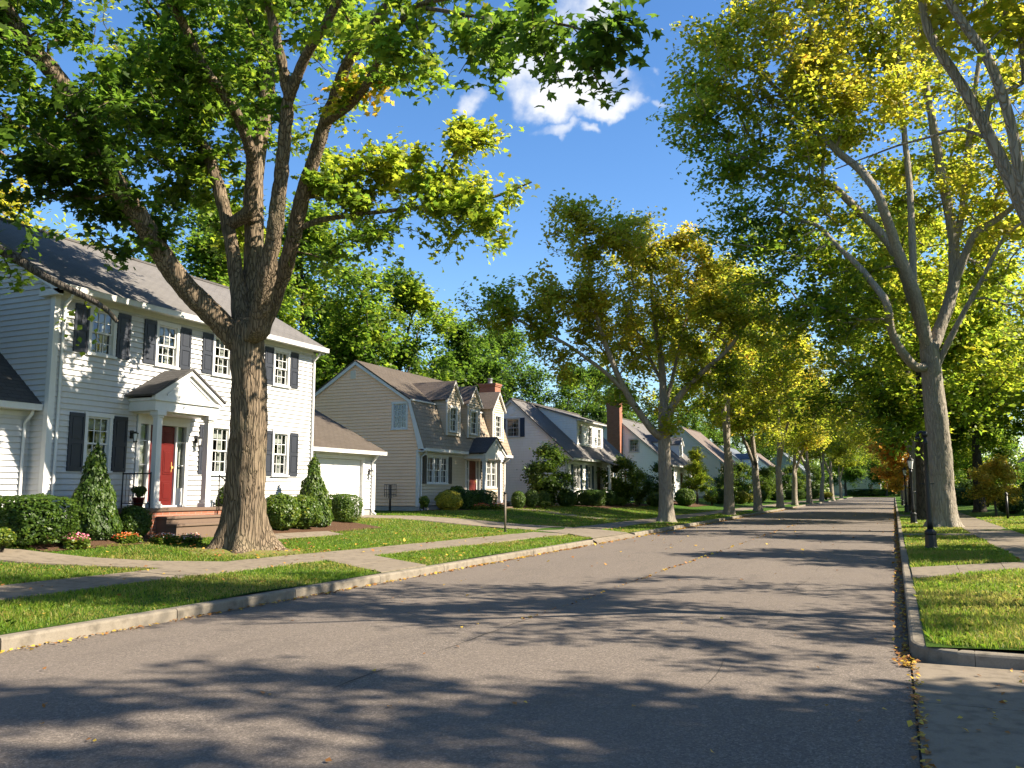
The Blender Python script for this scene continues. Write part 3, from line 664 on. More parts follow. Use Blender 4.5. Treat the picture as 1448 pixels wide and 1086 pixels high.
def blob_shrub(kind, seed, n, leaf=.055):
    g = np.random.default_rng(seed); u = g.normal(size=(n, 3)); u /= np.linalg.norm(u, axis=1)[:, None]
    nor = u.copy(); t0 = .33
    if kind == 'ball':
        P = u*np.array([.5, .5, .5]); P[:, 2] += .5
    elif kind == 'box':
        k = (np.abs(u)**4.5).sum(1)**(-1/4.5); P = u*k[:, None]*np.array([.5, .5, .47]); P[:, 2] += .5
    elif kind == 'cone':
        z = 1-np.sqrt(g.random(n)); a = g.random(n)*2*math.pi; r = .5*np.minimum(1, (1-z)**.80*1.02)*np.clip(z/.10, .0, 1)**.35
        P = np.stack([r*np.cos(a), r*np.sin(a), z], 1); nor = np.stack([np.cos(a), np.sin(a), np.full(n, .5)], 1)
    else:
        k = 15; cc = g.normal(size=(k, 3)); cc /= np.linalg.norm(cc, axis=1)[:, None]; cc = cc*np.array([.30, .30, .30])*g.uniform(.5, 1, k)[:, None]+np.array([0, 0, .52]); ci = g.integers(0, k, n); P = cc[ci]+u*g.uniform(.12, .22, k)[ci][:, None]; t0 = .42
    d = vnoise(P*7, seed)-.5; d2 = vnoise(P*18, seed+1)-.5
    P = P+nor*(.10*d+.05*d2-.07*g.random(n)**2)[:, None] if kind != 'loose' else P+g.normal(size=(n, 3))*.02
    P[:, 2] = np.maximum(P[:, 2], .02)
    tint = t0+.25*d+.10*g.normal(size=n)
    return leaf_cards(g, P, leaf*g.uniform(.6, 1.25, n), tint, 'quad', 0, .5, nor)
SHRUBS = {}
def shrub_proto(kind, var):
    key = (kind, var)
    if key in SHRUBS: return SHRUBS[key]
    n, lf = {'ball': (5200, .062), 'box': (7500, .050), 'cone': (9000, .050), 'loose': (4200, .085), 'flower': (900, .13)}[kind]
    g = np.random.default_rng(var*31+len(kind)); pet = None
    if kind == 'flower':
        P = g.random((n, 3))*np.array([1, .7, .6])-np.array([.5, .35, 0]); P[:, 2] *= 1-1.2*(P[:, 0]**2+P[:, 1]**2); V, F, t = leaf_cards(g, P, lf*g.uniform(.6, 1.2, n), .45+.15*g.normal(size=n))
        m = 130; P = g.random((m, 3))*np.array([1, .7, .30])-np.array([.5, .35, -.42]); P[:, 2] *= 1-.9*(P[:, 0]**2+P[:, 1]**2)
        pet = np_mesh('bloom', *leaf_cards(g, P, .085*g.uniform(.7, 1.3, m), np.clip({0: .1, 1: .85, 2: .55, 3: .7}[var % 4]+.16*g.normal(size=m), 0, 1)))
        pet.materials.append(MATS['petal'])
    else: V, F, t = blob_shrub(kind, var*13+3, n, lf)
    fol = np_mesh('foliage', V, F, t); fol.materials.append(MATS['leaf_shrub'])
    # woody inside: forked stems
    mb = MB()
    for k in range(9):
        a = g.uniform(0, 6.28); q = g.uniform(.1, .33); zt = g.uniform(.45, .8) if kind != 'cone' else g.uniform(.2, .55)
        if kind == 'flower': zt *= .5
        mb.tube([(0.03*math.cos(a), .03*math.sin(a), -.08), (q*.35*math.cos(a), q*.35*math.sin(a), zt*.45), (q*math.cos(a), q*math.sin(a), zt)], [.022, .016, .006], 5)
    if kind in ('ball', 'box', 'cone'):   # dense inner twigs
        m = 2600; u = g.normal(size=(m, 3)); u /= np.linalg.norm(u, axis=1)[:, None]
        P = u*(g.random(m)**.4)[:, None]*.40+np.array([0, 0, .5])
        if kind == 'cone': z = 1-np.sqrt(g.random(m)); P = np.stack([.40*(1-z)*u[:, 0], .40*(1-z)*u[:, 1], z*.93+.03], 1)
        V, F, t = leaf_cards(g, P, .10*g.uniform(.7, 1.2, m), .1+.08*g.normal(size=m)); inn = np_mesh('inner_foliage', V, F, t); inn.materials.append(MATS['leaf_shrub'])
    else: inn = None
    me = bpy.data.meshes.new('stem'); me.from_pydata(mb.v, [], mb.f); me.materials.append(MATS['bark_dark'])
    SHRUBS[key] = (fol, me, inn, pet); return SHRUBS[key]
def shrub(name, kind, var, x, y, z, w, h, label, shift=.5, cat='shrub', group=None, rot=0, d=None):
    fol, st, inn, pet = shrub_proto(kind, var)
    o = thing(name, (x, y, z), label, cat, group); o.rotation_euler = (0, 0, rot); o.scale = (w, d or w, h)
    for nm, me in (('foliage', fol), ('inner_foliage', inn), ('stem', st), ('bloom', pet)):
        if me is None: continue
        c = bpy.data.objects.new(nm, me); COL.objects.link(c); c.parent = o; c.color = (shift, .5, .5, 1)
    return o
# ------------------------------------------------------------------ terrain
def zl(x, y=0): return float(np.interp(x, [-80, -20, -17.5, -16.2, -14.5, -13.2, -12.2, -10.8, -8.6], [.95, .72, .70, .62, .38, .27, .235, .20, .145]))
def zr(x, y=0): return float(np.interp(x, [.2, 2.3, 3.6, 8, 14, 60], [.145, .19, .205, .45, .7, 1.0]))
def near_edge(y): return -10.85+.8*min(1, max(0, (y-14)/12))      # the left pavement drifts towards the kerb
def far_edge(y): return near_edge(y)-1.25

# ------------------------------------------------------------------ house pieces
def clap(mb, F, z0, z1, lf, rf, ops=(), exp=.13, lip=.036, gap=None):
    gap = gap or exp*.18; z = z0
    while z < z1-1e-6:
        zt = min(z+exp, z1); br = sorted({z, min(z+gap, zt), zt, *[q for o in ops for q in (o[2], o[3]) if z < q < zt]})
        for s0, s1 in zip(br, br[1:]):
            rec = s1 <= z+gap+1e-6
            d0 = .003 if rec else lip*(1-(s0-z)/exp)+.003; d1 = .003 if rec else lip*(1-(s1-z)/exp)+.003
            l0, l1, r0, r1 = lf(s0), lf(s1), rf(s0), rf(s1)
            if l0 > r0 and l1 > r1: continue
            act = sorted([(o[0], o[1]) for o in ops if o[2] < s1-1e-6 and o[3] > s0+1e-6]); segs = []; cur = (l0, l1)
            for a, b in act: segs.append((cur, (a, a))); cur = (b, b)
            segs.append((cur, (r0, r1)))
            for (a0, a1), (b0, b1) in segs:
                if b0 <= a0 and b1 <= a1: continue
                b0 = max(b0, a0); b1 = max(b1, a1)
                mb.face([F.p(a0, s0, d0), F.p(b0, s0, d0), F.p(b1, s1, d1), F.p(a1, s1, d1)])
                if abs(s0-z-gap) < 1e-6: mb.face([F.p(a0, s0, 0), F.p(b0, s0, 0), F.p(b0, s0, d0), F.p(a0, s0, d0)])
        z = zt
const = lambda c: (lambda z: c)
def window(par, F, ac, zb, w, h, trim='trim_white', shut=None, shw=.40, cols=3, rows=2, inner=None, cur=True, units=1, wname='window', single=False):
    """double-hung window; returns the wall opening (a0,a1,z0,z1)"""
    a0, a1, z0, z1 = ac-w/2, ac+w/2, zb, zb+h; c = .085
    m = MB(); m.fbox(F, a0-c, a0, z0-.01, z1, -.10, .036); m.fbox(F, a1, a1+c, z0-.01, z1, -.10, .036); m.fbox(F, a0-c-.02, a1+c+.02, z1, z1+.10, -.10, .046)
    m.fbox(F, a0-c-.03, a1+c+.03, z0-.065, z0-.01, -.10, .07); m.fbox(F, a0, a1, z0-.01, z0+.012, -.10, .03)
    uw = w/units
    for k in range(1, units): m.fbox(F, a0+uw*k-.04, a0+uw*k+.04, z0+.012, z1, -.10, .03)
    win = m.build(wname, trim, par)
    sm = MB(); pm = MB(); cm = MB(); zm = z0+h*.5
    for k in range(units):
        b0 = a0+uw*k+(.04 if k else 0); b1 = a0+uw*(k+1)-(.04 if k < units-1 else 0)
        parts = [(z0+.012, z1, -.045, -.015, rows*2)] if single else [(zm-.02, z1, -.04, -.012, rows), (z0+.012, zm+.018, -.075, -.045, rows)]
        for q0, q1, d0, d1, rw in parts:
            s = .038; sm.fbox(F, b0, b0+s, q0, q1, d0, d1); sm.fbox(F, b1-s, b1, q0, q1, d0, d1); sm.fbox(F, b0+s, b1-s, q0, q0+s, d0, d1); sm.fbox(F, b0+s, b1-s, q1-s, q1, d0, d1)
            for i in range(1, cols): x = b0+s+(b1-b0-2*s)*i/cols; sm.fbox(F, x-.009, x+.009, q0+s, q1-s, d0+.004, d1-.004)
            for i in range(1, rw): zz = q0+s+(q1-q0-2*s)*i/rw; sm.fbox(F, b0+s, b1-s, zz-.009, zz+.009, d0+.002, d1-.002)
            dm = (d0+d1)/2-.008; pm.face([F.p(b0+s, q0+s, dm), F.p(b1-s, q0+s, dm), F.p(b1-s, q1-s, dm), F.p(b0+s, q1-s, dm)])
        if cur:
            for sd, wf in ((0, .34), (1, .34)):
                n = 9
                for i in range(n):
                    u0, u1 = i/n*wf*(b1-b0), (i+1)/n*wf*(b1-b0); e0 = -.17-.022*math.sin(i*2.1); e1 = -.17-.022*math.sin((i+1)*2.1)
                    if sd: u0, u1 = (b1-b0)-u0, (b1-b0)-u1
                    cm.face([F.p(b0+u0, z0, e0), F.p(b0+u1, z0, e1), F.p(b0+u1, z1, e1), F.p(b0+u0, z1, e0)])
            cm.face([F.p(b0, z1-h*.22, -.14), F.p(b1, z1-h*.22, -.14), F.p(b1, z1, -.14), F.p(b0, z1, -.14)])
    sm.build('sash', trim, win); pm.build('pane', 'glass', win)
    if cur: cm.build('curtain', 'curtain', win)
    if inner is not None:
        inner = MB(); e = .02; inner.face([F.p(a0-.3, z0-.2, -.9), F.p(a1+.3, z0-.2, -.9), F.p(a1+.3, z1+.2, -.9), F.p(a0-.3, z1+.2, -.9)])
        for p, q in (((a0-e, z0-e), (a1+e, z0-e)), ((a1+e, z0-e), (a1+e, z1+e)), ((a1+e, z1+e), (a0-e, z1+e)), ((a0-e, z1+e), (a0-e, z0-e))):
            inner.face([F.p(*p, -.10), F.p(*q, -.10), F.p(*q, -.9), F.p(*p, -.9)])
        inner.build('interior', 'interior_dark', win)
    if shut:
        for sd in (-1, 1):
            x0 = (a0-c-.015-shw) if sd < 0 else (a1+c+.015); s = MB(); zz0, zz1 = z0-.03, z1+.06; b = .055
            s.fbox(F, x0, x0+shw, zz0, zz1, .022, .040)
            s.fbox(F, x0, x0+b, zz0, zz1, .040, .056); s.fbox(F, x0+shw-b, x0+shw, zz0, zz1, .040, .056)
            for q in (zz0, (zz0+zz1)/2-.045, zz1-.09): s.fbox(F, x0+b, x0+shw-b, q, q+.09, .040, .056)
            for q0, q1 in ((zz0+.12, (zz0+zz1)/2-.075), ((zz0+zz1)/2+.075, zz1-.12)): s.fbox(F, x0+b+.03, x0+shw-b-.03, q0, q1, .040, .050)
            s.build('shutter', shut, par)
    return (a0-.03, a1+.03, z0-.02, z1+.03)
def door(par, F, ac, zb, w, h, mat, trim='trim_white', side=0.0, inner=None, glasspane=False):
    a0, a1 = ac-w/2, ac+w/2; m = MB(); m.fbox(F, a0+.004, a1-.004, zb+.01, zb+h, -.075, -.035)
    ch = w/2-.12
    for sx in (-1, 1):
        x = ac+sx*(w/4-.005)
        for q0, q1 in ((.14, .62), (.80, 1.42), (1.56, h-.12)):
            m.fbox(F, x-ch/2+.01, x+ch/2-.01, zb+q0, zb+q1, -.035, -.024); m.fbox(F, x-ch/2+.05, x+ch/2-.05, zb+q0+.05, zb+q1-.05, -.024, -.014)
    d = m.build('door', mat, par, .004)
    k = MB(); c = F.p(a1-.09, zb+.98, 0); k.tube([F.p(a1-.09, zb+.98, -.035), F.p(a1-.09, zb+.98, .0), F.p(a1-.09, zb+.98, .03)], [.014, .014, .03], 10); k.fbox(F, a1-.12, a1-.06, zb+.86, zb+1.12, -.035, -.028); k.build('handle', 'brass', d)
    f = MB(); f.fbox(F, a0-.06, a0, zb, zb+h+.02, -.10, .02); f.fbox(F, a1, a1+.06, zb, zb+h+.02, -.10, .02)
    e = side+.10 if side else .06
    f.fbox(F, a0-e-.06, a1+e+.06, zb+h+.02, zb+h+.24, -.10, .05); f.fbox(F, a0-e-.09, a1+e+.09, zb+h+.24, zb+h+.30, -.05, .08); f.fbox(F, a0-e, a1+e, zb-.04, zb+.01, -.10, .05)
    if side:
        for x0, x1 in ((a0-.06-side, a0-.06), (a1+.06, a1+.06+side)):
            f.fbox(F, x0, x1, zb+.01, zb+.42, -.08, -.02); f.fbox(F, x0+.04, x1-.04, zb+.07, zb+.36, -.02, -.008)
            for q in (.42, 1.02, 1.62): f.fbox(F, x0, x1, zb+q, zb+q+.025, -.06, -.02)
            p = MB(); p.face([F.p(x0, zb+.42, -.045), F.p(x1, zb+.42, -.045), F.p(x1, zb+h+.02, -.045), F.p(x0, zb+h+.02, -.045)]); p.build('sidelight', 'glass', par)
            cu = MB(); cu.face([F.p(x0, zb+.4, -.12), F.p(x1, zb+.4, -.12), F.p(x1, zb+h, -.12), F.p(x0, zb+h, -.12)]); cu.build('curtain', 'curtain', par)
        f.fbox(F, a0-side-.16, a0-side-.06, zb, zb+h+.02, -.10, .04); f.fbox(F, a1+side+.06, a1+side+.16, zb, zb+h+.02, -.10, .04)
    f.build('door_frame', trim, par)
    b = MB(); b.fbox(F, a0-e-.1, a1+e+.1, zb, zb+h+.05, -.9, -.4); b.build('hall_interior', 'interior_dark', par)
def downspout(par, F, a, z0, z1, mat='trim_white', out=.30):
    m = MB(); m.tube([F.p(a, z1, out), F.p(a, z1-.10, out-.02), F.p(a, z1-.28, .07), F.p(a, z1-.40, .055), F.p(a, z0+.22, .055), F.p(a, z0+.10, .10), F.p(a, z0+.05, .25)], .038, 6)
    m.build('downspout', mat, par)
def gutter(par, x, y0, y1, z, s=1, mat='trim_white'):
    m = MB(); m.box(min(x, x+s*.11), max(x, x+s*.11), y0, y1, z-.12, z-.105); m.box(min(x+s*.095, x+s*.11), max(x+s*.095, x+s*.11), y0, y1, z-.105, z); m.box(min(x, x+s*.012), max(x, x+s*.012), y0, y1, z-.105, z-.01)
    for y in (y0, y1): m.box(min(x+s*.012, x+s*.095), max(x+s*.012, x+s*.095), y-.004 if y == y1 else y, y if y == y1 else y+.004, z-.105, z-.005)
    m.box(min(x+s*.103, x+s*.122), max(x+s*.103, x+s*.122), y0, y1, z, z+.014)
    m.build('gutter', mat, par)
def column(par, x, y, z0, z1, w=.17, mat='trim_white'):
    m = MB(); h = w/2
    m.box(x-h-.05, x+h+.05, y-h-.05, y+h+.05, z0, z0+.10); m.box(x-h-.025, x+h+.025, y-h-.025, y+h+.025, z0+.10, z0+.16)
    t = .88; m.hexa([(x-h, y-h, z0+.16), (x+h, y-h, z0+.16), (x+h, y+h, z0+.16), (x-h, y+h, z0+.16)], [(x-h*t, y-h*t, z1-.16), (x+h*t, y-h*t, z1-.16), (x+h*t, y+h*t, z1-.16), (x-h*t, y+h*t, z1-.16)])
    m.box(x-h-.01, x+h+.01, y-h-.01, y+h+.01, z1-.16, z1-.11); m.box(x-h-.05, x+h+.05, y-h-.05, y+h+.05, z1-.11, z1)
    m.build('column', mat, par, .006)
def sconce(par, F, a, z):
    m = MB(); m.fbox(F, a-.05, a+.05, z-.10, z+.10, .02, .04); m.tube([F.p(a, z, .04), F.p(a, z+.06, .12), F.p(a, z+.05, .16)], .012, 6); c = F.p(a, z, .16)
    m.lathe(c, [(.015, .06), (.075, .03), (.08, .015)], 8, True); m.lathe(c, [(.05, -.19), (.055, -.17), (.02, -.165)], 8, True)
    for k in range(4): an = k*math.pi/2; m.tube([c+np.array([.07*math.cos(an), .07*math.sin(an), .02]), c+np.array([.05*math.cos(an), .05*math.sin(an), -.17])], .006, 4)
    w = m.build('wall_lamp', 'black_metal', par); g = MB(); g.lathe(c, [(.045, -.16), (.062, .015)], 8, True); g.build('lamp_glass', 'lamp_glass', w)
def rail(par, pts, h=.85, sp=.11, name='railing'):
    m = MB(); P = [np.array(p, float) for p in pts]; up = np.array([0, 0, h])
    m.tube([p+up for p in P], .018, 6); m.tube([p+up*.14 for p in P], .011, 5)
    for a, b in zip(P, P[1:]):
        n = max(1, int(np.linalg.norm((b-a)[:2])/sp))
        for i in range(n+1): q = a+(b-a)*i/n; m.tube([q+up*.14, q+up], .007, 4)
    for p in P: m.tube([p, p+up*1.04], .016, 6)
    m.build(name, 'black_metal', par)
def gable_roof(par, y0, y1, xe, ze, xr, zr_, mat, over_back=True, t=.06, name='roof'):
    m = MB(); m.slab((xe, y0, ze), (xe, y1, ze), (xr, y1, zr_), (xr, y0, zr_), t); xb = 2*xr-xe
    m.slab((xb, y0, ze), (xb, y1, ze), (xr, y1, zr_), (xr, y0, zr_), t); m.box(xr-.12, xr+.12, y0+.01, y1-.01, zr_+.02, zr_+.085)
    return m.build(name, mat, par)
def back_walls(m, xf, xb, y0, y1, z0, z1, s=1):
    """plain rear and far end faces of the shell"""
    m.face([(xb, y0, z0), (xb, y1, z0), (xb, y1, z1), (xb, y0, z1)])
def brick_stack(par, x0, x1, y0, y1, z0, z1, name='chimney', pots=1, shoulder=None):
    m = MB()
    if shoulder:
        zs, ex = shoulder; m.box(x0-ex, x1+ex, y0, y1, z0, zs); m.hexa([(x0-ex, y0, zs), (x1+ex, y0, zs), (x1+ex, y1, zs), (x0-ex, y1, zs)], [(x0, y0, zs+.5), (x1, y0, zs+.5), (x1, y1, zs+.5), (x0, y1, zs+.5)]); z0 = zs+.5
    m.box(x0, x1, y0, y1, z0, z1-.18); m.box(x0-.04, x1+.04, y0-.04, y1+.04, z1-.18, z1-.10); m.box(x0-.07, x1+.07, y0-.07, y1+.07, z1-.10, z1)
    c = m.build(name, 'brick', par)
    p = MB(); xc, yc = (x0+x1)/2, (y0+y1)/2; p.lathe((xc, yc, z1), [(.17, 0), (.14, .05), (.13, .26), (.16, .30), (.16, .33)], 12); p.build('chimney_pot', 'terracotta' if pots == 1 else 'metal_cap', c)
    return c

# ------------------------------------------------------------------ the white two-storey house
H = thing('house', (-17, 17.6, .68), 'two-storey white clapboard house with dark shutters, red door and small gabled portico', 'house')
F = fX(-17); G = fG(12.9); inn = MB(); ops = []; Y0, Y1 = 12.9, 22.3
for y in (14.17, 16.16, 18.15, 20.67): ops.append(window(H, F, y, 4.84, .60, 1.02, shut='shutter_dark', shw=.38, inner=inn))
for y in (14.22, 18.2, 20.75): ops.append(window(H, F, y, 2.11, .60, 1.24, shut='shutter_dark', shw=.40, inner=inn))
ops.append((15.30, 17.02, 1.2, 3.56))
door(H, F, 16.18, 1.25, .84, 2.02, 'door_red', side=.27)
m = MB(); clap(m, F, .98, 6.02, const(Y0+.10), const(Y1-.10), ops)
xr = -21.0; ridge = 8.62; sl = (ridge-6.20)/4.30
clap(m, G, .98, 8.46, lambda z: max(-24.9, xr-(8.50-z)/sl), lambda z: min(-17.10, xr+(8.50-z)/sl))
G2 = fG(Y1, 1); clap(m, G2, .98, 8.46, lambda z: max(-24.9, xr-(8.50-z)/sl), lambda z: min(-17.10, xr+(8.50-z)/sl)); back_walls(m, -17, -25, Y0, Y1, .98, 6.1)
m.build('wall', 'siding_white', H)
m = MB(); m.box(-25, -16.985, Y0-.015, Y1+.015, .3, .96); m.build('foundation', 'foundation', H)
m = MB()
for a in (Y0, Y1-.11): m.fbox(F, a, a+.11, .96, 6.05, -.02, .032)
m.fbox(G, -17.11, -16.97, .96, 6.05, -.02, .034); m.fbox(G2, -17.11, -16.97, .96, 6.05, -.02, .034)
m.fbox(F, Y0+.11, Y1-.11, 6.0, 6.12, .0, .045)
m.box(-17, -16.72, Y0-.14, Y1+.14, 6.115, 6.15)                        # soffit
m.fbar(G, (-16.72, 6.20), (xr, ridge), .20, .02, .16); m.fbar(G, (2*xr+16.72, 6.20), (xr, ridge), .20, .02, .16); m.fbar(G2, (-16.72, 6.20), (xr, ridge), .20, .02, .16)
m.box(-17.35, -16.72, Y0-.16, Y0-.03, 5.98, 6.115)                     # cornice return
m.build('trim', 'trim_white', H)
gable_roof(H, Y0-.2, Y1+.2, -16.66, 6.17, xr, ridge, 'shingle_grey')
gutter(H, -16.66, Y0-.18, Y1+.18, 6.19); downspout(H, F, Y0+.20, .75, 6.10); downspout(H, F, Y1-.08, .75, 6.10)
sconce(H, F, 15.17, 3.0); sconce(H, F, 17.28, 3.0)
# portico
m = MB(); m.box(-17, -16.12, 15.06, 17.18, 3.56, 3.80); m.box(-17, -16.07, 15.02, 17.22, 3.80, 3.87); m.box(-16.98, -16.3, 15.2, 17.04, 3.52, 3.56); P = fX(-16.10)
m.hexa([P.p(15.10, 3.87, -.06), P.p(17.14, 3.87, -.06), P.p(17.14, 3.87, -.02), P.p(15.10, 3.87, -.02)], [P.p(16.11, 4.50, -.06), P.p(16.13, 4.50, -.06), P.p(16.13, 4.50, -.02), P.p(16.11, 4.50, -.02)])
m.fbar(P, (14.98, 3.93), (16.12, 4.64), .12, -.06, .05); m.fbar(P, (17.26, 3.93), (16.12, 4.64), .12, -.06, .05); m.fbar(P, (15.4, 3.99), (16.12, 4.44), .05, -.02, .005); m.fbar(P, (16.84, 3.99), (16.12, 4.44), .05, -.02, .005)
m.build('portico', 'trim_white', H)
m = MB(); m.slab((-16.99, 14.92, 3.90), (-16.02, 14.92, 3.90), (-16.02, 16.12, 4.65), (-16.99, 16.12, 4.65), .05); m.slab((-16.99, 17.32, 3.90), (-16.02, 17.32, 3.90), (-16.02, 16.12, 4.65), (-16.99, 16.12, 4.65), .05); m.build('portico_roof', 'shingle_dark', H)
for y in (15.27, 16.95): column(H, -16.24, y, 1.22, 3.56, .17)
m = MB(); m.box(-16.98, -15.95, 14.85, 17.4, .45, 1.14); m.build('porch', 'brick', H); m = MB(); m.box(-15.945, -15.62, 15.1, 17.2, .45, .97); m.box(-15.62, -15.30, 15.1, 17.2, .4, .80); m.build('porch_riser', 'sill_stone', H)
m = MB(); m.box(-16.98, -15.91, 14.81, 17.44, 1.143, 1.22); m.box(-15.93, -15.585, 15.07, 17.23, .972, 1.03); m.box(-15.60, -15.265, 15.07, 17.23, .803, .86); m.build('porch_step', 'sill_stone', H, .008)
rail(H, [(-16.9, 14.92, 1.22), (-16.0, 14.92, 1.22)], .82); rail(H, [(-15.98, 17.15, 1.22), (-15.65, 17.15, 1.03), (-15.3, 17.15, .86)], .80, .16)
# left wing
m = MB(); W = fX(-17.55); clap(m, W, .98, 3.36, const(2.0), const(12.88)); m.face([(-24, 2, .6), (-17.55, 2, .6), (-17.55, 2, 3.4), (-24, 2, 3.4)]); m.build('wing_wall', 'siding_white', H)
m = MB(); m.slab((-17.22, 1.8, 3.50), (-17.22, 12.88, 3.50), (-20.8, 12.88, 6.46), (-20.8, 1.8, 6.46), .06); m.slab((-24.4, 1.8, 3.50), (-24.4, 12.88, 3.50), (-20.8, 12.88, 6.46), (-20.8, 1.8, 6.46), .06); m.build('wing_roof', 'shingle_dark', H)
m = MB(); m.box(-17.55, -17.24, 1.8, 12.87, 3.40, 3.44); m.fbox(W, 2, 12.88, 3.28, 3.40, .0, .04); m.build('wing_trim', 'trim_white', H); gutter(H, -17.24, 1.8, 12.86, 3.52); downspout(H, W, 12.72, .75, 3.42)
m = MB(); m.box(-24, -17.54, 2, 12.88, .3, .96); m.build('wing_foundation', 'foundation', H)
# attached garage
GX = -18.2; Q = fX(GX); m = MB(); go = (23.55, 26.95, .5, 2.80); clap(m, Q, .92, 2.92, const(22.32), const(27.70), [go])
GG = fG(27.8, 1); clap(m, GG, .92, 4.7, lambda z: max(-24.6, -21.6-(4.86-z)/.58), lambda z: min(-18.3, -21.6+(4.86-z)/.58)); m.build('garage_wall', 'siding_white', H)
m = MB(); m.box(-24.6, GX+.012, 22.32, 23.43, .3, .90); m.box(-24.6, GX+.012, 27.07, 27.82, .3, .90); m.build('garage_foundation', 'foundation', H)
m = MB(); m.fbox(Q, 23.43, 23.55, .5, 2.9, -.15, .04); m.fbox(Q, 26.95, 27.07, .5, 2.9, -.15, .04); m.fbox(Q, 23.55, 26.95, 2.78, 2.9, -.15, .04); m.fbox(Q, 27.70, 27.82, .9, 2.98, -.05, .03); m.fbox(Q, 22.32, 27.7, 2.92, 3.04, 0, .04); m.box(GX, GX+.33, 22.32, 27.95, 3.02, 3.05)
m.fbar(GG, (GX+.35, 3.10), (-21.6, 5.0), .16, .02, .12); m.build('garage_trim', 'trim_white', H)
m = MB()
for i in range(4):
    z0 = .72+i*.515; m.fbox(Q, 23.56, 26.94, z0, z0+.505, -.12, -.085)
    for k in range(4): m.fbox(Q, 23.68+k*.82, 23.68+k*.82+.68, z0+.09, z0+.42, -.085, -.078)
m.build('garage_door', 'trim_white', H)
m = MB(); m.slab((GX+.36, 22.31, 3.07), (GX+.36, 27.98, 3.07), (-21.6, 27.98, 5.02), (-21.6, 22.31, 5.02), .06); m.slab((-25.0, 22.31, 3.07), (-25.0, 27.98, 3.07), (-21.6, 27.98, 5.02), (-21.6, 22.31, 5.02), .06); m.build('garage_roof', 'shingle_tan', H)
gutter(H, GX+.34, 22.34, 27.96, 3.09); downspout(H, Q, 27.55, .70, 3.0); sconce(H, Q, 27.38, 2.35)

# ------------------------------------------------------------------ the beige gambrel house
B = thing('house', (-19.9, 38.8, .6), 'beige gambrel-roofed house with three gabled dormers and a tan side wall', 'house')
Y0, Y1 = 34.0, 43.6; XF = -19.9; F = fX(XF); G = fG(Y0); inn = MB(); ops = []
ax, az = -23.4, 7.82; bx, bz = -20.30, 5.80; ex, ez = -19.55, 3.55; rx, rz = -27.2, 5.45
def rgt(z): return XF if z < 3.45 else (bx-.06+(ex-bx)*max(0, (bz-z)/(bz-ez))*.75 if z < bz-.04 else ax+(az-.06-z)/(az-bz)*(bx-ax))
def lft(z): return -26.9 if z < 5.5 else ax-(az-.06-z)/(az-rz)*(ax-rx)
gop = [window(B, G, -20.92, 4.50, .70, 1.16, cols=3, rows=2, trim='trim_white', inner=inn, single=True, cur=False)]
m = MB(); clap(m, G, .92, 7.70, lft, rgt, gop, .15); GB = fG(Y1, 1); clap(m, GB, .92, 7.70, lft, rgt, (), .15); m.build('wall', 'siding_beige', B)
m = MB(); m.fbox(G, -23.72, -23.42, 6.98, 7.38, .0, .04)
for i in range(5): m.fbar(G, (-23.69, 7.05+i*.065), (-23.45, 7.05+i*.065), .02, .04, .052)
m.build('gable_vent', 'trim_beige', B)
ops = [window(B, F, 35.78, 1.98, 1.95, 1.22, cols=2, rows=2, units=3, inner=inn, shut='shutter_brown', shw=.34), window(B, F, 41.75, 1.80, 1.15, 1.42, cols=2, units=2, inner=inn, shut='shutter_brown', shw=.3), (38.80, 40.6, 1.0, 3.4)]
door(B, F, 39.55, 1.12, .86, 2.02, 'door_dark', side=.25)
m = MB(); clap(m, F, .92, 3.42, const(Y0+.1), const(Y1-.1), ops, .15); back_walls(m, XF, -26.9, Y0, Y1, .9, 5.5); m.build('front_wall', 'siding_tan', B)
m = MB(); m.box(-26.9, XF+.012, Y0-.01, Y1+.01, .2, .90); m.build('foundation', 'foundation', B)
m = MB(); m.slab((bx, Y0-.15, bz), (bx, Y1+.15, bz), (ax, Y1+.15, az), (ax, Y0-.15, az), .06); m.slab((rx, Y0-.15, rz), (rx, Y1+.15, rz), (ax, Y1+.15, az), (ax, Y0-.15, az), .06); m.build('roof', 'shingle_tan', B)
m = MB(); m.slab((ex, Y0-.12, ez), (ex, Y1+.12, ez), (bx-.02, Y1+.12, bz+.01), (bx-.02, Y0-.12, bz+.01), .05); m.build('lower_roof', 'shingle_beige', B)
m = MB(); m.fbar(G, (bx+.03, bz-.01), (ax, az), .17, .0, .13); m.fbar(G, (rx, rz), (ax, az), .17, .0, .13); m.fbox(G, XF-.10, XF+.02, .9, 3.5, -.02, .03); m.fbox(F, Y0, Y0+.1, .9, 3.45, -.02, .03); m.fbox(F, Y1-.1, Y1, .9, 3.45, -.02, .03)
m.hexa([G.p(ex-.30, ez-.03, .0), G.p(ex+.02, ez-.03, .0), G.p(ex+.02, ez-.03, .11), G.p(ex-.30, ez-.03, .11)], [G.p(bx-.16, bz+.02, .0), G.p(bx-.0, bz+.02, .0), G.p(bx-.0, bz+.02, .11), G.p(bx-.16, bz+.02, .11)])
m.box(bx-.02, bx+.10, Y0-.15, Y1+.15, bz-.02, bz+.055); m.box(XF, ex-.01, Y0-.1, Y1+.1, 3.40, 3.45); m.fbox(F, Y0+.1, Y1-.1, 3.3, 3.42, 0, .04); m.build('trim', 'trim_white', B)
gutter(B, ex-.01, Y0-.12, 38.25, 3.56); gutter(B, ex-.01, 40.75, Y1+.12, 3.56); downspout(B, F, Y0+.18, .65, 3.46, out=.36); downspout(B, F, Y1-.2, .65, 3.46, out=.36)
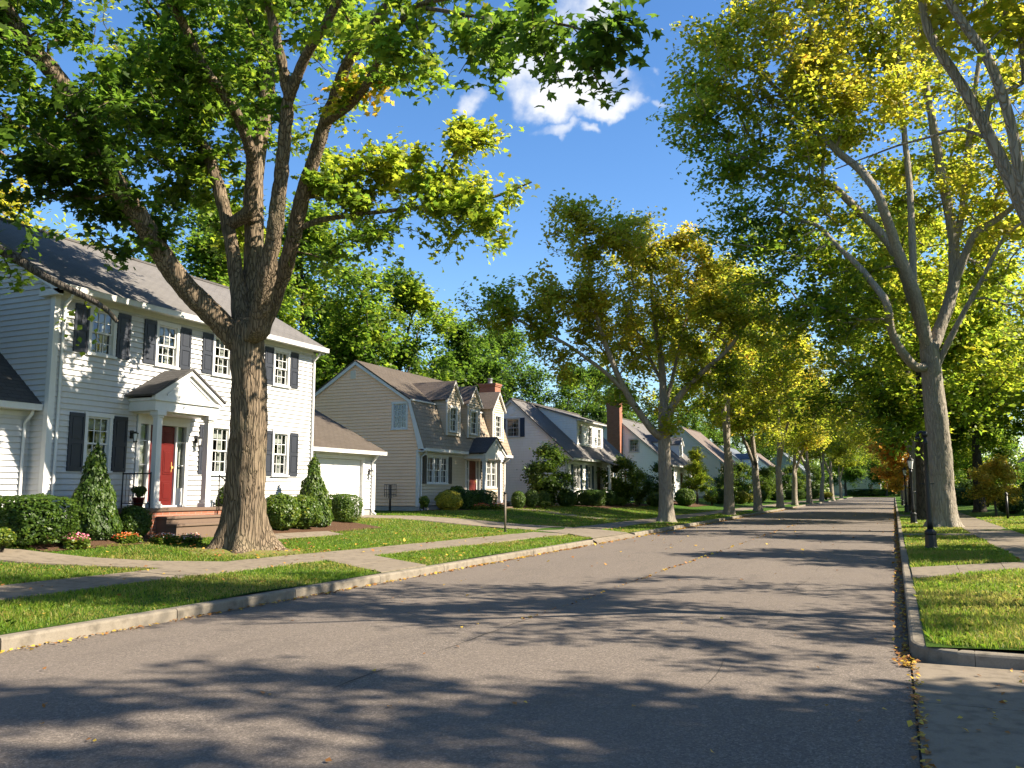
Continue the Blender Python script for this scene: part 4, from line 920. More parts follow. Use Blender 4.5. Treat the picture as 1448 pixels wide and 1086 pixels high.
for i, yc in enumerate((37.0, 39.25, 42.2)):
    D = fX(-19.70); w = .70; inn2 = MB(); op = window(B, D, yc, 4.52, .66, 1.15, cols=2, inner=inn2, wname='dormer_window')
    m = MB(); clap(m, D, 4.30, 6.86, lambda z: yc-(w if z < 6.1 else w*(6.92-z)/.82), lambda z: yc+(w if z < 6.1 else w*(6.92-z)/.82), [op], .13)
    for sd in (-1, 1): C = Frame((0, yc+sd*w, 0), (1, 0, 0), (0, sd, 0)); clap(m, C, 4.3, 6.12, lambda z: (bx-(z-bz)*1.55 if z > bz else ex+(z-ez)/(bz-ez)*(bx-ex))-.05, const(-19.71), (), .13)
    dm = m.build('dormer', 'siding_tan', B)
    m = MB()
    for sd in (-1, 1): m.slab((-19.56, yc+sd*(w+.14), 6.0), (-22.4, yc+sd*(w+.14), 6.0), (-22.9, yc, 7.0), (-19.56, yc, 7.0), .05)
    m.build('dormer_roof', 'shingle_brown', dm)
    m = MB(); m.fbar(D, (yc-w-.15, 6.03), (yc, 7.04), .13, .02, .14); m.fbar(D, (yc+w+.15, 6.03), (yc, 7.04), .13, .02, .14); m.fbox(D, yc-w-.01, yc-w+.07, 4.3, 6.05, -.02, .03); m.fbox(D, yc+w-.07, yc+w+.01, 4.3, 6.05, -.02, .03); m.build('dormer_trim', 'trim_white', dm)
brick_stack(B, -21.6, -20.6, 43.75, 44.5, .3, 7.75, pots=2)
m = MB(); m.box(XF, -18.62, 38.42, 40.68, 3.22, 3.46); P = fX(-18.6); m.hexa([P.p(38.45, 3.46, -.06), P.p(40.65, 3.46, -.06), P.p(40.65, 3.46, -.02), P.p(38.45, 3.46, -.02)], [P.p(39.54, 4.2, -.06), P.p(39.56, 4.2, -.06), P.p(39.56, 4.2, -.02), P.p(39.54, 4.2, -.02)])
m.fbar(P, (38.28, 3.50), (39.55, 4.32), .12, -.05, .05); m.fbar(P, (40.82, 3.50), (39.55, 4.32), .12, -.05, .05); m.build('portico', 'trim_white', B)
m = MB(); m.slab((-20.1, 38.25, 3.48), (-18.5, 38.25, 3.48), (-18.5, 39.55, 4.33), (-20.1, 39.55, 4.33), .05); m.slab((-20.1, 40.85, 3.48), (-18.5, 40.85, 3.48), (-18.5, 39.55, 4.33), (-20.1, 39.55, 4.33), .05); m.build('portico_roof', 'shingle_dark', B)
for y in (38.62, 40.48): column(B, -18.78, y, 1.0, 3.22, .17)
m = MB(); m.box(-19.88, -18.4, 38.2, 40.9, .4, .999); m.box(-18.4, -18.05, 38.6, 40.5, .4, .80); m.build('porch', 'sill_stone', B, .01)

# ------------------------------------------------------------------ capes
def cape(label, xf, y0, y1, zb, ze, hd, zrg, wall, roof, s=1, shut=None, gwin=(), fwin=(), dormers=(), shed=None, doormat='door_red', dooy=None, porch=None, vent=True, exp=.16, name='house', over=.45):
    o = thing(name, (xf, (y0+y1)/2, zb), label, 'house'); F = fX(xf, s); G = fG(y0); GB = fG(y1, 1); inn = MB()
    xe = xf+s*over; xr = xf-s*hd; sl = (zrg-ze)/(abs(xe-xr)); zu = zrg-.08; xb = xf-s*2*hd
    lo = lambda z: max(min(xf, xb), xr-(zu-z)/sl); hi = lambda z: min(max(xf, xb), xr+(zu-z)/sl)
    gops = [window(o, G, a, z, w, h, inner=inn, shut=shut if sh else None, shw=.3, cols=2) for a, z, w, h, sh in gwin]
    m = MB(); clap(m, G, zb+.22, zu-.1, lo, hi, gops, exp); clap(m, GB, zb+.22, zu-.1, lo, hi, (), exp)
    ops = [window(o, F, y, z, w, h, inner=inn, shut=shut if sh else None, shw=.32, cols=2, units=u) for y, z, w, h, u, sh in fwin]
    if dooy: door(o, F, dooy, zb+.42, .88, 2.0, doormat); ops.append((dooy-.56, dooy+.56, zb+.35, zb+2.75))
    ops.sort(); wt = ze-(over*.0)+.0
    clap(m, F, zb+.22, ze+over*sl*.6, const(y0+.08), const(y1-.08), ops, exp); back_walls(m, xf, xb, y0, y1, zb, ze+.2); m.build('wall', wall, o)
    m = MB(); m.box(min(xf+s*.012, xb), max(xf+s*.012, xb), y0-.01, y1+.01, zb-.4, zb+.20); m.build('foundation', 'foundation', o)
    gable_roof(o, y0-.22, y1+.22, xe, ze, xr, zrg, roof)
    m = MB()
    for E in (G, GB): m.fbar(E, (xe, ze), (xr, zrg), .16, .02, .18); m.fbar(E, (2*xr-xe, ze), (xr, zrg), .16, .02, .18); m.fbox(E, min(xf, xf-s*.1)+(.02 if s > 0 else -.02), max(xf, xf-s*.1)+(.02 if s > 0 else -.02), zb+.2, ze, -.02, .03)
    for a in (y0, y1-.1): m.fbox(F, a, a+.1, zb+.2, ze+.1, -.02, .03)
    m.box(min(xf, xe-s*.02), max(xf, xe-s*.02), y0-.1, y1+.1, ze-.05, ze-.02); m.build('trim', 'trim_white', o)
    gutter(o, xe-s*.01, y0-.2, y1+.2, ze+.02, s); downspout(o, F, y0+.14, zb, ze-.03, out=over)
    if vent: m = MB(); c = G.p(xr, zrg-.75, .03); m.tube([G.p(xr, zrg-.75, .0), G.p(xr, zrg-.75, .05)], [.24, .24], 16); m.tube([G.p(xr, zrg-.75, .05), G.p(xr, zrg-.75, .07)], [.17, .17], 16); m.build('gable_vent', wall, o)
    if shed:
        a0, a1, xd, zt, wins = shed; D = fX(xd, s); zd = zrg-abs(xd-xr)*sl; xtop = xr+s*.25; ztop = zrg-.12; ss = (ztop-zt)/abs(xd-xtop)
        dops = [window(o, D, y, zd+.20, w, h, inner=inn, cols=2, wname='dormer_window') for y, w, h in wins]
        dm = MB(); clap(dm, D, zd-.05, zt, const(a0), const(a1), dops, .15)
        for yy, nn in ((a0, -1), (a1, 1)):
            C = Frame((0, yy, 0), (1, 0, 0), (0, nn, 0)); fr = lambda z: xr+s*(zrg-z)/sl-s*.06; to = lambda z: xd if z <= zt else xd-s*(z-zt)/ss
            A, Bf = (fr, to) if s > 0 else (to, fr); clap(dm, C, zd-.05, ztop-.05, A, Bf, (), .15)
        d = dm.build('dormer', wall, o); m = MB(); m.slab((xd+s*.28, a0-.2, zt-.28*ss+.02), (xd+s*.28, a1+.2, zt-.28*ss+.02), (xtop-s*.3, a1+.2, ztop+.3*ss+.02), (xtop-s*.3, a0-.2, ztop+.3*ss+.02), .05); m.build('dormer_roof', roof, d)
        m = MB(); m.box(min(xd, xd+s*.27), max(xd, xd+s*.27), a0-.18, a1+.18, zt-.14, zt-.03)
        for a in (a0, a1-.08): m.fbox(D, a, a+.08, zd, zt-.14, -.02, .03)
        m.build('dormer_trim', 'trim_white', d)
    for yc, w, xd, ztop in dormers:
        D = fX(xd, s); zd = zrg-abs(xd-xr)*sl; ev = zd+1.25; op = window(o, D, yc, zd+.2, w*.8, .95, inner=inn, cols=2, wname='dormer_window')
        dm = MB(); clap(dm, D, zd-.1, ev+w*.8-.04, lambda z: yc-(w if z < ev else w*(ev+w*.8-z)/(w*.8)), lambda z: yc+(w if z < ev else w*(ev+w*.8-z)/(w*.8)), [op], .15); bk = xr+s*(zrg-ev)/sl
        for sd in (-1, 1):
            C = Frame((0, yc+sd*w, 0), (1, 0, 0), (0, sd, 0)); fr = lambda z: xr+s*(zrg-z)/sl-s*.05; A, Bf = (fr, const(xd)) if s > 0 else (const(xd), fr); clap(dm, C, zd-.1, ev, A, Bf, (), .15)
        d = dm.build('dormer', wall, o); m = MB(); pk = ev+w*.8+.08; xk = xr+s*max(.1, (zrg-pk)/sl)
        for sd in (-1, 1): m.slab((xd+s*.14, yc+sd*(w+.14), ev-.06), (bk-s*.1, yc+sd*(w+.14), ev-.06), (xk-s*.2, yc, pk), (xd+s*.14, yc, pk), .05)
        m.build('dormer_roof', roof, d); m = MB(); m.fbar(D, (yc-w-.15, ev-.04), (yc, pk+.03), .12, .02, .15); m.fbar(D, (yc+w+.15, ev-.04), (yc, pk+.03), .12, .02, .15); m.build('dormer_trim', 'trim_white', d)
    if porch:
        p0, p1, dp = porch; xa, xo = xf+s*.02, xf+s*dp; m = MB(); m.box(min(xa, xo), max(xa, xo), p0, p1, zb-.3, zb+.38); m.build('porch', 'sill_stone', o)
        m = MB(); m.slab((xo+s*.25, p0-.2, ze-.30), (xo+s*.25, p1+.2, ze-.30), (xe-s*.1, p1+.2, ze+.12), (xe-s*.1, p0-.2, ze+.12), .05); m.build('porch_roof', roof, o)
        for y in np.linspace(p0+.15, p1-.15, max(2, int((p1-p0)/1.6)+1)): column(o, xo-s*.15, float(y), zb+.38, ze-.30, .14)
    return o
C3 = cape('white cape cottage with a long shed dormer and blue-black shutters on its gable window', -18.0, 48.3, 60.5, .74, 3.55, 3.6, 7.28, 'siding_cool', 'shingle_grey', shut='shutter_blue',
     gwin=[(-21.5, 4.95, .80, 1.10, True)], fwin=[(50.1, 1.75, 1.1, 1.42, 2, True), (52.6, 1.75, .7, 1.42, 1, True), (57.2, 1.75, 1.0, 1.4, 2, True)], shed=(51.7, 57.0, -18.5, 6.25, [(52.3, .62, 1.15), (54.3, .62, 1.15), (56.2, .62, 1.15)]), dooy=54.6, porch=(53.2, 56.2, 1.3), over=.5)
C4 = cape('white cape cottage with a tall brick chimney standing against its gable', -17.5, 71.0, 83.0, .74, 3.75, 4.4, 7.95, 'siding_cool', 'shingle_grey', gwin=[(-20.2, 4.9, .8, 1.05, False), (-23.1, 4.9, .8, 1.05, False)], fwin=[(73, 1.8, 1.2, 1.4, 2, False), (80, 1.8, 1.2, 1.4, 2, False)], dormers=[(74.5, .7, -18.1, 0), (79.5, .7, -18.1, 0)], dooy=76.8, porch=(75.5, 78.2, 1.2), shut=None, vent=False)
brick_stack(C4, -22.35, -21.2, 70.15, 70.95, .3, 9.2, shoulder=(3.2, .28))
cape('grey-beige gabled house half hidden behind the second street tree', -17.5, 96, 106, .74, 4.6, 4.2, 8.7, 'trim_beige', 'shingle_brown', gwin=[(-20.2, 5.2, .85, 1.35, False), (-22.6, 5.2, .85, 1.35, False)], fwin=[(98, 1.9, 1.2, 1.5, 2, False), (104, 1.9, 1.2, 1.5, 2, False)], dooy=101, porch=(98.5, 103.5, 1.5))
cape('small white dormered house with a blue-grey roof far down the left side', -17.0, 117, 129, .74, 3.7, 4.2, 7.6, 'siding_cool', 'shingle_blue', gwin=[(-20.4, 4.7, .85, 1.1, False)], fwin=[(119.5, 1.8, 1.2, 1.4, 2, False), (126, 1.8, 1.2, 1.4, 2, False)], dormers=[(120.5, .8, -17.7, 0), (125.5, .8, -17.7, 0)], dooy=123, porch=(121, 125, 1.3))
cape('white house with a brown roof beyond the row of left street trees', -16.5, 140, 152, .74, 3.8, 4.4, 7.8, 'siding_cool', 'shingle_brown', gwin=[(-20, 4.8, .9, 1.1, False)], fwin=[(143, 1.8, 1.4, 1.4, 2, False), (149, 1.8, 1.4, 1.4, 2, False)], dooy=146)
cape('blue-grey house at the far end of the street on the left', -14.5, 172, 185, .74, 4.0, 5.2, 9.0, 'siding_bluegrey', 'shingle_blue', gwin=[(-18.2, 5, 1, 1.2, False)], fwin=[(175, 1.9, 1.4, 1.4, 2, False), (181, 1.9, 1.4, 1.4, 2, False)], dooy=178)
cape('grey-white house among the trees at the right edge of the street', 11.6, 84, 95, .55, 4.4, 4.6, 8.6, 'siding_tan', 'shingle_grey', s=-1, gwin=[(14.2, 5.1, .9, 1.2, False), (17.6, 5.1, .9, 1.2, False), (13.8, 1.9, 1, 1.4, False), (17.8, 1.9, 1, 1.4, False)], fwin=[(86.5, 1.8, 1.4, 1.4, 2, False), (92, 1.8, 1.4, 1.4, 2, False)], dooy=89.3)
cape('pale tan house closing the far end of the street', -3.0, 232, 244, .6, 3.8, 5.5, 7.6, 'siding_tan', 'shingle_brown', s=1, gwin=[(-5.2, 1.8, 1.3, 1.4, False), (-11.6, 1.8, 1.3, 1.4, False), (-8.5, 4.7, 1, 1.2, False)], fwin=[(238, 1.8, 1.4, 1.4, 2, False)])
# ------------------------------------------------------------------ ground, road, paths
def struct(o): o['kind'] = 'structure'; return o
XL, XR = -8.44, .06
def grid(name, xs, ys, zf, mat, bump=.0):
    X, Y = np.meshgrid(xs, ys); Z = np.vectorize(zf)(X, Y)
    if bump: Z = Z+bump*(vnoise(np.stack([X*.6, Y*.6, X*0], -1), 2)-.5)
    V = np.stack([X, Y, Z], -1).reshape(-1, 3); n = len(xs); i = np.arange((len(ys)-1)*n).reshape(-1, n)[:, :-1].ravel(); Fq = np.stack([i, i+1, i+n+1, i+n], 1)
    return struct(link_mesh(name, np_mesh(name, V, Fq, smooth=True), mat))
m = MB(); m.face([(-3000, -3000, -.12), (3000, -3000, -.12), (3000, 3000, -.12), (-3000, 3000, -.12)]); struct(m.build('ground', 'far_ground'))
grid('road', np.linspace(XL, XR, 12), np.arange(-30, 206, 2.0), lambda x, y: .03*(1-((x+4.2)/4.3)**2), 'asphalt')
lx = np.concatenate([np.linspace(-8.61, -18, 26), np.linspace(-20, -90, 12)])
grid('lawn', lx, np.arange(-20, 262, 1.5), zl, 'lawn', .05)
rx_ = np.concatenate([np.linspace(.21, 8, 20), np.linspace(9, 90, 16)])
grid('lawn', rx_, np.concatenate([[9.36, 9.9, 10.5], np.arange(11, 262, 1.5)]), zr, 'lawn', .05)
grid('lawn', np.linspace(-8.61, .21, 8), np.arange(206, 262, 4.0), lambda x, y: .15+.004*(y-206), 'lawn')
def seam(x0, y0, y1, w, seed):
    g = np.random.default_rng(seed); m = MB(); y = y0
    while y < y1:
        L = g.uniform(.8, 3.5); n = max(3, int(L/.12)); yy = np.linspace(y, min(y+L, y1), n); xx = x0+.05*(vnoise(np.stack([yy*.9, yy*0, yy*0+seed], -1), 3)-.5)*2+.025*(vnoise(np.stack([yy*6, yy*0, yy*0+seed], -1), 4)-.5); ww = w*(.35+1.1*vnoise(np.stack([yy*3, yy*0, yy*0+seed+9], -1), 5))*np.sin(np.linspace(.08, 3.06, n))**.5
        for i in range(n-1):
            zz = [.03*(1-((q+4.2)/4.3)**2)+.0045 for q in (xx[i], xx[i+1])]; m.face([(xx[i]-ww[i], yy[i], zz[0]), (xx[i]+ww[i], yy[i], zz[0]), (xx[i+1]+ww[i+1], yy[i+1], zz[1]), (xx[i+1]-ww[i+1], yy[i+1], zz[1])])
        y += L+g.uniform(.2, 2.2)
    struct(m.build('road_seam', 'joint'))
seam(-4.32, 6, 70, .006, 3); seam(-1.55, 7, 40, .0035, 8)
# concrete apron of the side drive at the right
m = MB()
for i, (x0, x1) in enumerate(((.075, 1.62), (1.635, 3.2), (3.215, 4.8), (4.815, 8))):
    for y0, y1 in ((-8, -2), (-1.985, 2.4), (2.415, 5.2), (5.215, 7.55), (7.565, 9.21)): m.box(x0, x1, y0, y1, -.1, .016)
struct(m.build('driveway_apron', 'concrete')); m = MB(); m.box(.05, 8.2, -8.2, 9.215, -.11, -.004); struct(m.build('driveway_joint', 'joint'))
# kerbs: blocks with open joints, rounded top edge
def kerb_run(pts, w, h, seg, name):
    m = MB(); pts = [np.array(p, float) for p in pts]; acc = 0
    for a, b in zip(pts, pts[1:]):
        L = np.linalg.norm(b-a); n = max(1, int(round(L/seg))); d = (b-a)/L; nrm = np.array([d[1], -d[0]])
        for i in range(n):
            g = .006 if L > .8 else .0; s0, s1 = a+d*(L*i/n+g), a+d*(L*(i+1)/n-g); hh = h if not callable(h) else h((s0+s1)/2); j = random.uniform(-.004, .004)
            prof = [(0, -.12), (.012, hh-.03), (.022, hh-.010), (.045, hh), (w, hh), (w, -.12)]
            A = [tuple(s0+nrm*(p+j))+(z,) for p, z in prof]; Bq = [tuple(s1+nrm*(p+j))+(z,) for p, z in prof]
            for k in range(5): m.face([A[k], Bq[k], Bq[k+1], A[k+1]])
            m.face(A); m.face(Bq[::-1])
    return struct(m.build(name, 'kerb_concrete'))
lh = lambda p: .145 if not (25.0 < p[1] < 29.6) else .055
kerb_run([(XL, 205), (XL, 29.6), (XL, 25.0), (XL, -20)], .17, lh, 2.4, 'kerb')          # nrm points to -x when running -y
arc = [(XR+.55-.55*math.cos(a), 9.78-.55*math.sin(a)) for a in np.linspace(0, math.pi/2, 7)]
kerb_run([(9, 9.23)]+arc[::-1]+[(XR, 205)], .16, lambda p: .14, 1.1, 'kerb')
DR_FAR = [(-18.3, 27.2), (-16.5, 28.8), (-15, 30.4), (-13, 31.5), (-11.3, 31.2), (-10, 30.5), (-8.62, 29.3)]
DR_NEAR = [(-18.3, 23.6), (-16.9, 26.0), (-15, 27.9), (-13, 28.6), (-11, 27.9), (-9.5, 26.7), (-8.62, 25.5)]
def strip(name, polyL, polyR, zf, mat='concrete', seg=None, lift=.02, gap=.012):
    """paved strip between two polylines, cut into slabs with real joints"""
    A = resample_lin(polyL, seg); Bq = resample_lin(polyR, seg, len(A)); m = MB()
    for i in range(len(A)-1):
        d = (A[i+1]-A[i])/np.linalg.norm(A[i+1]-A[i])*gap/2; e = (Bq[i+1]-Bq[i])/np.linalg.norm(Bq[i+1]-Bq[i])*gap/2
        q = [A[i]+d, Bq[i]+e, Bq[i+1]-e, A[i+1]-d]; j = random.uniform(-.004, .004); tilt = random.uniform(-.003, .003)
        m.hexa([(p[0], p[1], zf(p[0], p[1])-.1) for p in q], [(p[0], p[1], zf(p[0], p[1])+lift+j+(tilt if k < 2 else -tilt)) for k, p in enumerate(q)])
    return struct(m.build(name, mat))
def resample_lin(p, seg, n=None):
    p = np.array(p, float); L = np.concatenate([[0], np.cumsum(np.linalg.norm(np.diff(p, axis=0), axis=1))]); n = n or max(2, int(round(L[-1]/seg))+1)
    t = np.linspace(0, L[-1], n); return np.stack([np.interp(t, L, p[:, 0]), np.interp(t, L, p[:, 1])], 1)
ys = [-8, 0, 6, 10, 14, 18, 22, 27.1]
strip('sidewalk', [(far_edge(y), y) for y in ys], [(near_edge(y), y) for y in ys], zl, seg=1.45)
ys = [31.1, 36, 45, 80, 130, 200]
strip('sidewalk', [(far_edge(y), y) for y in ys], [(near_edge(y), y) for y in ys], zl, seg=1.6)
strip('walkway', [(-20, 8.6), (-15.55, 11.15), (-13.6, 12.15), (-12.12, 13.3)], [(-20, 7.5), (-14.75, 10.2), (-13.4, 11.1), (-12.12, 11.75)], zl, seg=1.3)
strip('walkway', [(-10.80, 16.35), (-8.62, 15.1)], [(-10.86, 14.75), (-8.62, 13.45)], zl, seg=1.1)
strip('driveway', DR_FAR, DR_NEAR, zl, seg=2.0)
strip('driveway_ramp', [(-8.60, 29.3), (-8.36, 29.5)], [(-8.60, 25.3), (-8.36, 25.1)], lambda x, y: .12 if x < -8.5 else .045, seg=.3)
strip('garden_path', [(-15.2, 17.2), (-15.1, 20.6)], [(-14.6, 17.2), (-14.5, 20.6)], zl, seg=1.2)
strip('garden_path', [(-18.0, 40.4), (-14.5, 40.6), (-11.6, 41.0)], [(-18.0, 39.2), (-14.5, 39.3), (-11.6, 39.4)], zl, seg=1.3)
ys = [20.3, 32, 45, 90, 160, 204]
strip('sidewalk', [(2.32, y) for y in ys], [(3.75, y) for y in ys], zr, seg=1.5)
strip('walkway', [(.22, 16.2), (2.32, 18.9), (3.9, 19.6)], [(.22, 18.5), (2.32, 20.25), (3.9, 20.5)], zr, seg=1.2)
strip('walkway', [(.22, 31.2), (2.32, 31.6)], [(.22, 32.4), (2.32, 32.6)], zr, seg=1.05)
strip('walkway', [(.22, 55.0), (2.32, 55.0)], [(.22, 56.4), (2.32, 56.4)], zr, seg=1.05)
strip('garden_path', [(3.75, 46.5), (8.5, 47.5)], [(3.75, 45.4), (8.5, 46.2)], zr, seg=1.2)
def bed(x0, x1, y0, y1, zf, name='planting_bed'):
    xs, ys_ = np.linspace(x0, x1, 8), np.linspace(y0, y1, max(4, int((y1-y0)/.5))); return grid(name, xs, ys_, lambda x, y: zf(x)+.012+.045*math.sin(math.pi*min(1, max(0, (x-x0)/(x1-x0))))*math.sin(math.pi*min(1, max(0, (y-y0)/(y1-y0))))**.4, 'soil', .03)
BEDS = [(-17.0, -15.1, 11.6, 15.0), (-17.0, -14.95, 17.5, 23.4), (-19.9, -17.9, 33.6, 38.4), (-19.9, -17.6, 41, 47), (-18, -15.6, 48.6, 61), (-17.5, -14.2, 66, 74)]
for b in BEDS: bed(*b, zl)
# low mound of earth and roots round the maple's foot
g = np.random.default_rng(3); a = np.linspace(0, 2*math.pi, 48, endpoint=False); rr = np.linspace(.3, 1.9, 9); V = []; Fq = []
for i, r in enumerate(rr):
    for k, t_ in enumerate(a):
        q = r*(1+.12*math.sin(3*t_+1)+.06*math.sin(7*t_)); x, y = -13.36+q*math.cos(t_), 15.2+q*math.sin(t_); V.append((x, y, zl(x)+.14*(1-i/8)**1.6-.004*i+.0))
for i in range(8):
    for k in range(48): Fq.append((i*48+k, i*48+(k+1) % 48, (i+1)*48+(k+1) % 48, (i+1)*48+k))
struct(link_mesh('tree_mound', np_mesh('tree_mound', V, Fq, smooth=True), 'mound'))

# ------------------------------------------------------------------ grass blades and leaf litter
CONC = [(lambda x, y: (far_edge(y)-.02 < x < near_edge(y)+.02)), (lambda x, y: (x < -12.1) & (y > np.interp(x, [-20, -14.75, -13.4, -12.1], [7.5, 10.2, 11.1, 11.75])) & (y < np.interp(x, [-20, -15.55, -13.6, -12.1], [8.6, 11.15, 12.15, 13.3]))),
        (lambda x, y: (x > -10.9) & (y > 13.45+(-8.62-x)*.585) & (y < 15.1+(-8.62-x)*.57)),
        (lambda x, y: (y > np.interp(x, *zip(*DR_NEAR))) & (y < np.interp(x, *zip(*DR_FAR)))), (lambda x, y: (x > -15.2) & (x < -14.5) & (y > 17.1) & (y < 20.6))]
def nedge(y): return -10.85+.8*np.clip((y-14)/12, 0, 1)
def grassmask_left(x, y):
    ok = (x < -8.63) & ~((x > nedge(y)-1.27) & (x < nedge(y)+.02))
    for f in CONC[1:]: ok &= ~f(x, y)
    for b in BEDS: ok &= ~((x > b[0]) & (x < b[1]-.1) & (y > b[2]) & (y < b[3]))
    d2 = (x+13.36)**2+(y-15.2)**2; ok &= (d2 > .8**2)
    return ok
def grassmask_right(x, y):
    lo = np.interp(x, [.22, 2.32, 3.9], [16.2, 18.9, 19.6]); hi = np.interp(x, [.22, 2.32, 3.9], [18.5, 20.25, 20.5])
    ok = (x > .23) & ~((x > 2.3) & (x < 3.77) & (y > 20)) & ~((y > lo) & (y < hi) & (x < 4)) & ~((y > 31.2) & (y < 32.55) & (x < 2.4)) & (y > 9.385)
    ok &= ~((x < .62) & (y < 9.8) & ((x-.61)**2+(y-9.78)**2 > .37**2))
    return ok
def grass(name, region, mask, zf, n, seed, dens, hmul=1):
    g = np.random.default_rng(seed); x = g.uniform(region[0], region[1], n); y = g.uniform(region[2], region[3], n)
    d = np.hypot(x, y); k = mask(x, y) & (g.random(n) < np.clip((dens/d)**1.7, 0, 1)); x, y, d = x[k], y[k], d[k]; n = len(x)
    z = np.interp(x, *zf)+hmul*0+.05*(vnoise(np.stack([x*.6, y*.6, x*0], -1), 2)-.5)
    th = g.uniform(0, 2*math.pi, n); clump = vnoise(np.stack([x*1.3, y*1.3, x*0], -1), 8); L = hmul*g.uniform(.028, .068, n)*(.7+.7*clump); w = .0032*np.clip(d/9, 1, 6)*g.uniform(.7, 1.3, n); lean = g.normal(size=(n, 2))*.5
    c = np.stack([x, y, z-.004], 1); u = np.stack([np.cos(th), np.sin(th), th*0], 1)*w[:, None]; mid = c+np.stack([lean[:, 0]*L*.3, lean[:, 1]*L*.3, L*.6], 1); tip = c+np.stack([lean[:, 0]*L, lean[:, 1]*L, L*np.clip(1.05-.3*np.hypot(*lean.T), .3, 1)], 1)
    V = np.stack([c-u, c+u, mid+u*.7, tip, mid-u*.7], 1).reshape(-1, 3); i = np.arange(n)*5
    Fq = np.stack([i, i+1, i+2, i+3, i+4], 1); tint = np.clip(.33+.34*(vnoise(np.stack([x*.8, y*.8, x*0+3], -1), 4)-.5)+.12*g.normal(size=n)+.4*(g.random(n) < .025), 0, 1)
    o = link_mesh(name, np_mesh(name, V, Fq, tint), 'grass_blade'); tag(o, None, None, None, 'stuff'); return o
ZL = ([-80, -20, -17.5, -16.2, -14.5, -13.2, -12.2, -10.8, -8.6][0:], [.95, .72, .70, .62, .38, .27, .235, .20, .145]); ZR = ([.2, 2.3, 3.6, 8, 14, 60], [.145, .19, .205, .45, .7, 1.0])
tag(grass('grass', (-19, -8.6, 3.5, 60), grassmask_left, ZL, 1500000, 5, 8.0), 'green grass of the left lawn and verge', 'grass')
tag(grass('grass', (.2, 6.5, 9.3, 50), grassmask_right, ZR, 800000, 6, 9.0, 1.35), 'sunlit grass of the right verge and lawn', 'grass')
def litter():
    g = np.random.default_rng(9); P = []
    n = 750; y = 9+g.random(n)**2.2*90; P.append(np.stack([XR-np.abs(g.normal(size=n))*.07-.005, y, np.full(n, .012)], 1))
    n = 260; y = g.uniform(2, 9.6, n); P.append(np.stack([XR+g.normal(size=n)*.025+.02, y, np.full(n, .022)], 1))
    n = 1500; y = 4+g.random(n)**1.6*80; P.append(np.stack([XL+np.abs(g.normal(size=n))*.07+.01, y, np.full(n, .012)], 1))
    n = 150; y = 10+g.random(n)**1.5*40; P.append(np.stack([-4.32+.03*np.sin(y*1.7)+g.normal(size=n)*.02, y, np.full(n, .031)], 1))
    n = 170; x = g.uniform(XL, XR, n); y = 4+g.random(n)**1.5*60; P.append(np.stack([x, y, np.full(n, .036)], 1))
    n = 380; x = g.uniform(-14.5, -8.7, n); y = 5+g.random(n)*35; k = grassmask_left(x, y); P.append(np.stack([x, y, np.interp(x, *ZL)+.045], 1)[k])
    n = 180; x = g.uniform(.25, 4.5, n); y = 9.5+g.random(n)*30; k = grassmask_right(x, y); P.append(np.stack([x, y, np.interp(x, *ZR)+.045], 1)[k])
    n = 60; x = g.uniform(-12.1, -10.8, n); y = 5+g.random(n)*20; P.append(np.stack([x, y, np.interp(x, *ZL)+.03], 1))
    n = 80; x = .2+g.random(n)*1.5; y = g.uniform(4.5, 9.2, n); P.append(np.stack([x, y, np.full(n, .022)], 1))
    n = 120; a = g.uniform(0, 6.28, n); q = g.uniform(.7, 2.2, n); x = -13.36+q*np.cos(a); P.append(np.stack([x, 15.2+q*np.sin(a), np.interp(x, *ZL)+.10], 1))
    P = np.vstack(P); n = len(P); d = np.hypot(P[:, 0], P[:, 1]); N = np.zeros((n, 3)); N[:, 2] = 2.2
    V, Fq, t = leaf_cards(g, P+np.array([0, 0, .008]), .058*np.clip(d/14, .8, 1.7)*g.uniform(.6, 1.3, n), g.random(n), 'quad', 0, 2.6)
    o = link_mesh('fallen_leaves', np_mesh('fallen_leaves', V, Fq, t), 'leaf_litter'); tag(o, 'fallen yellow and brown leaves lying along the gutters and grass', 'leaves', None, 'stuff')
litter()

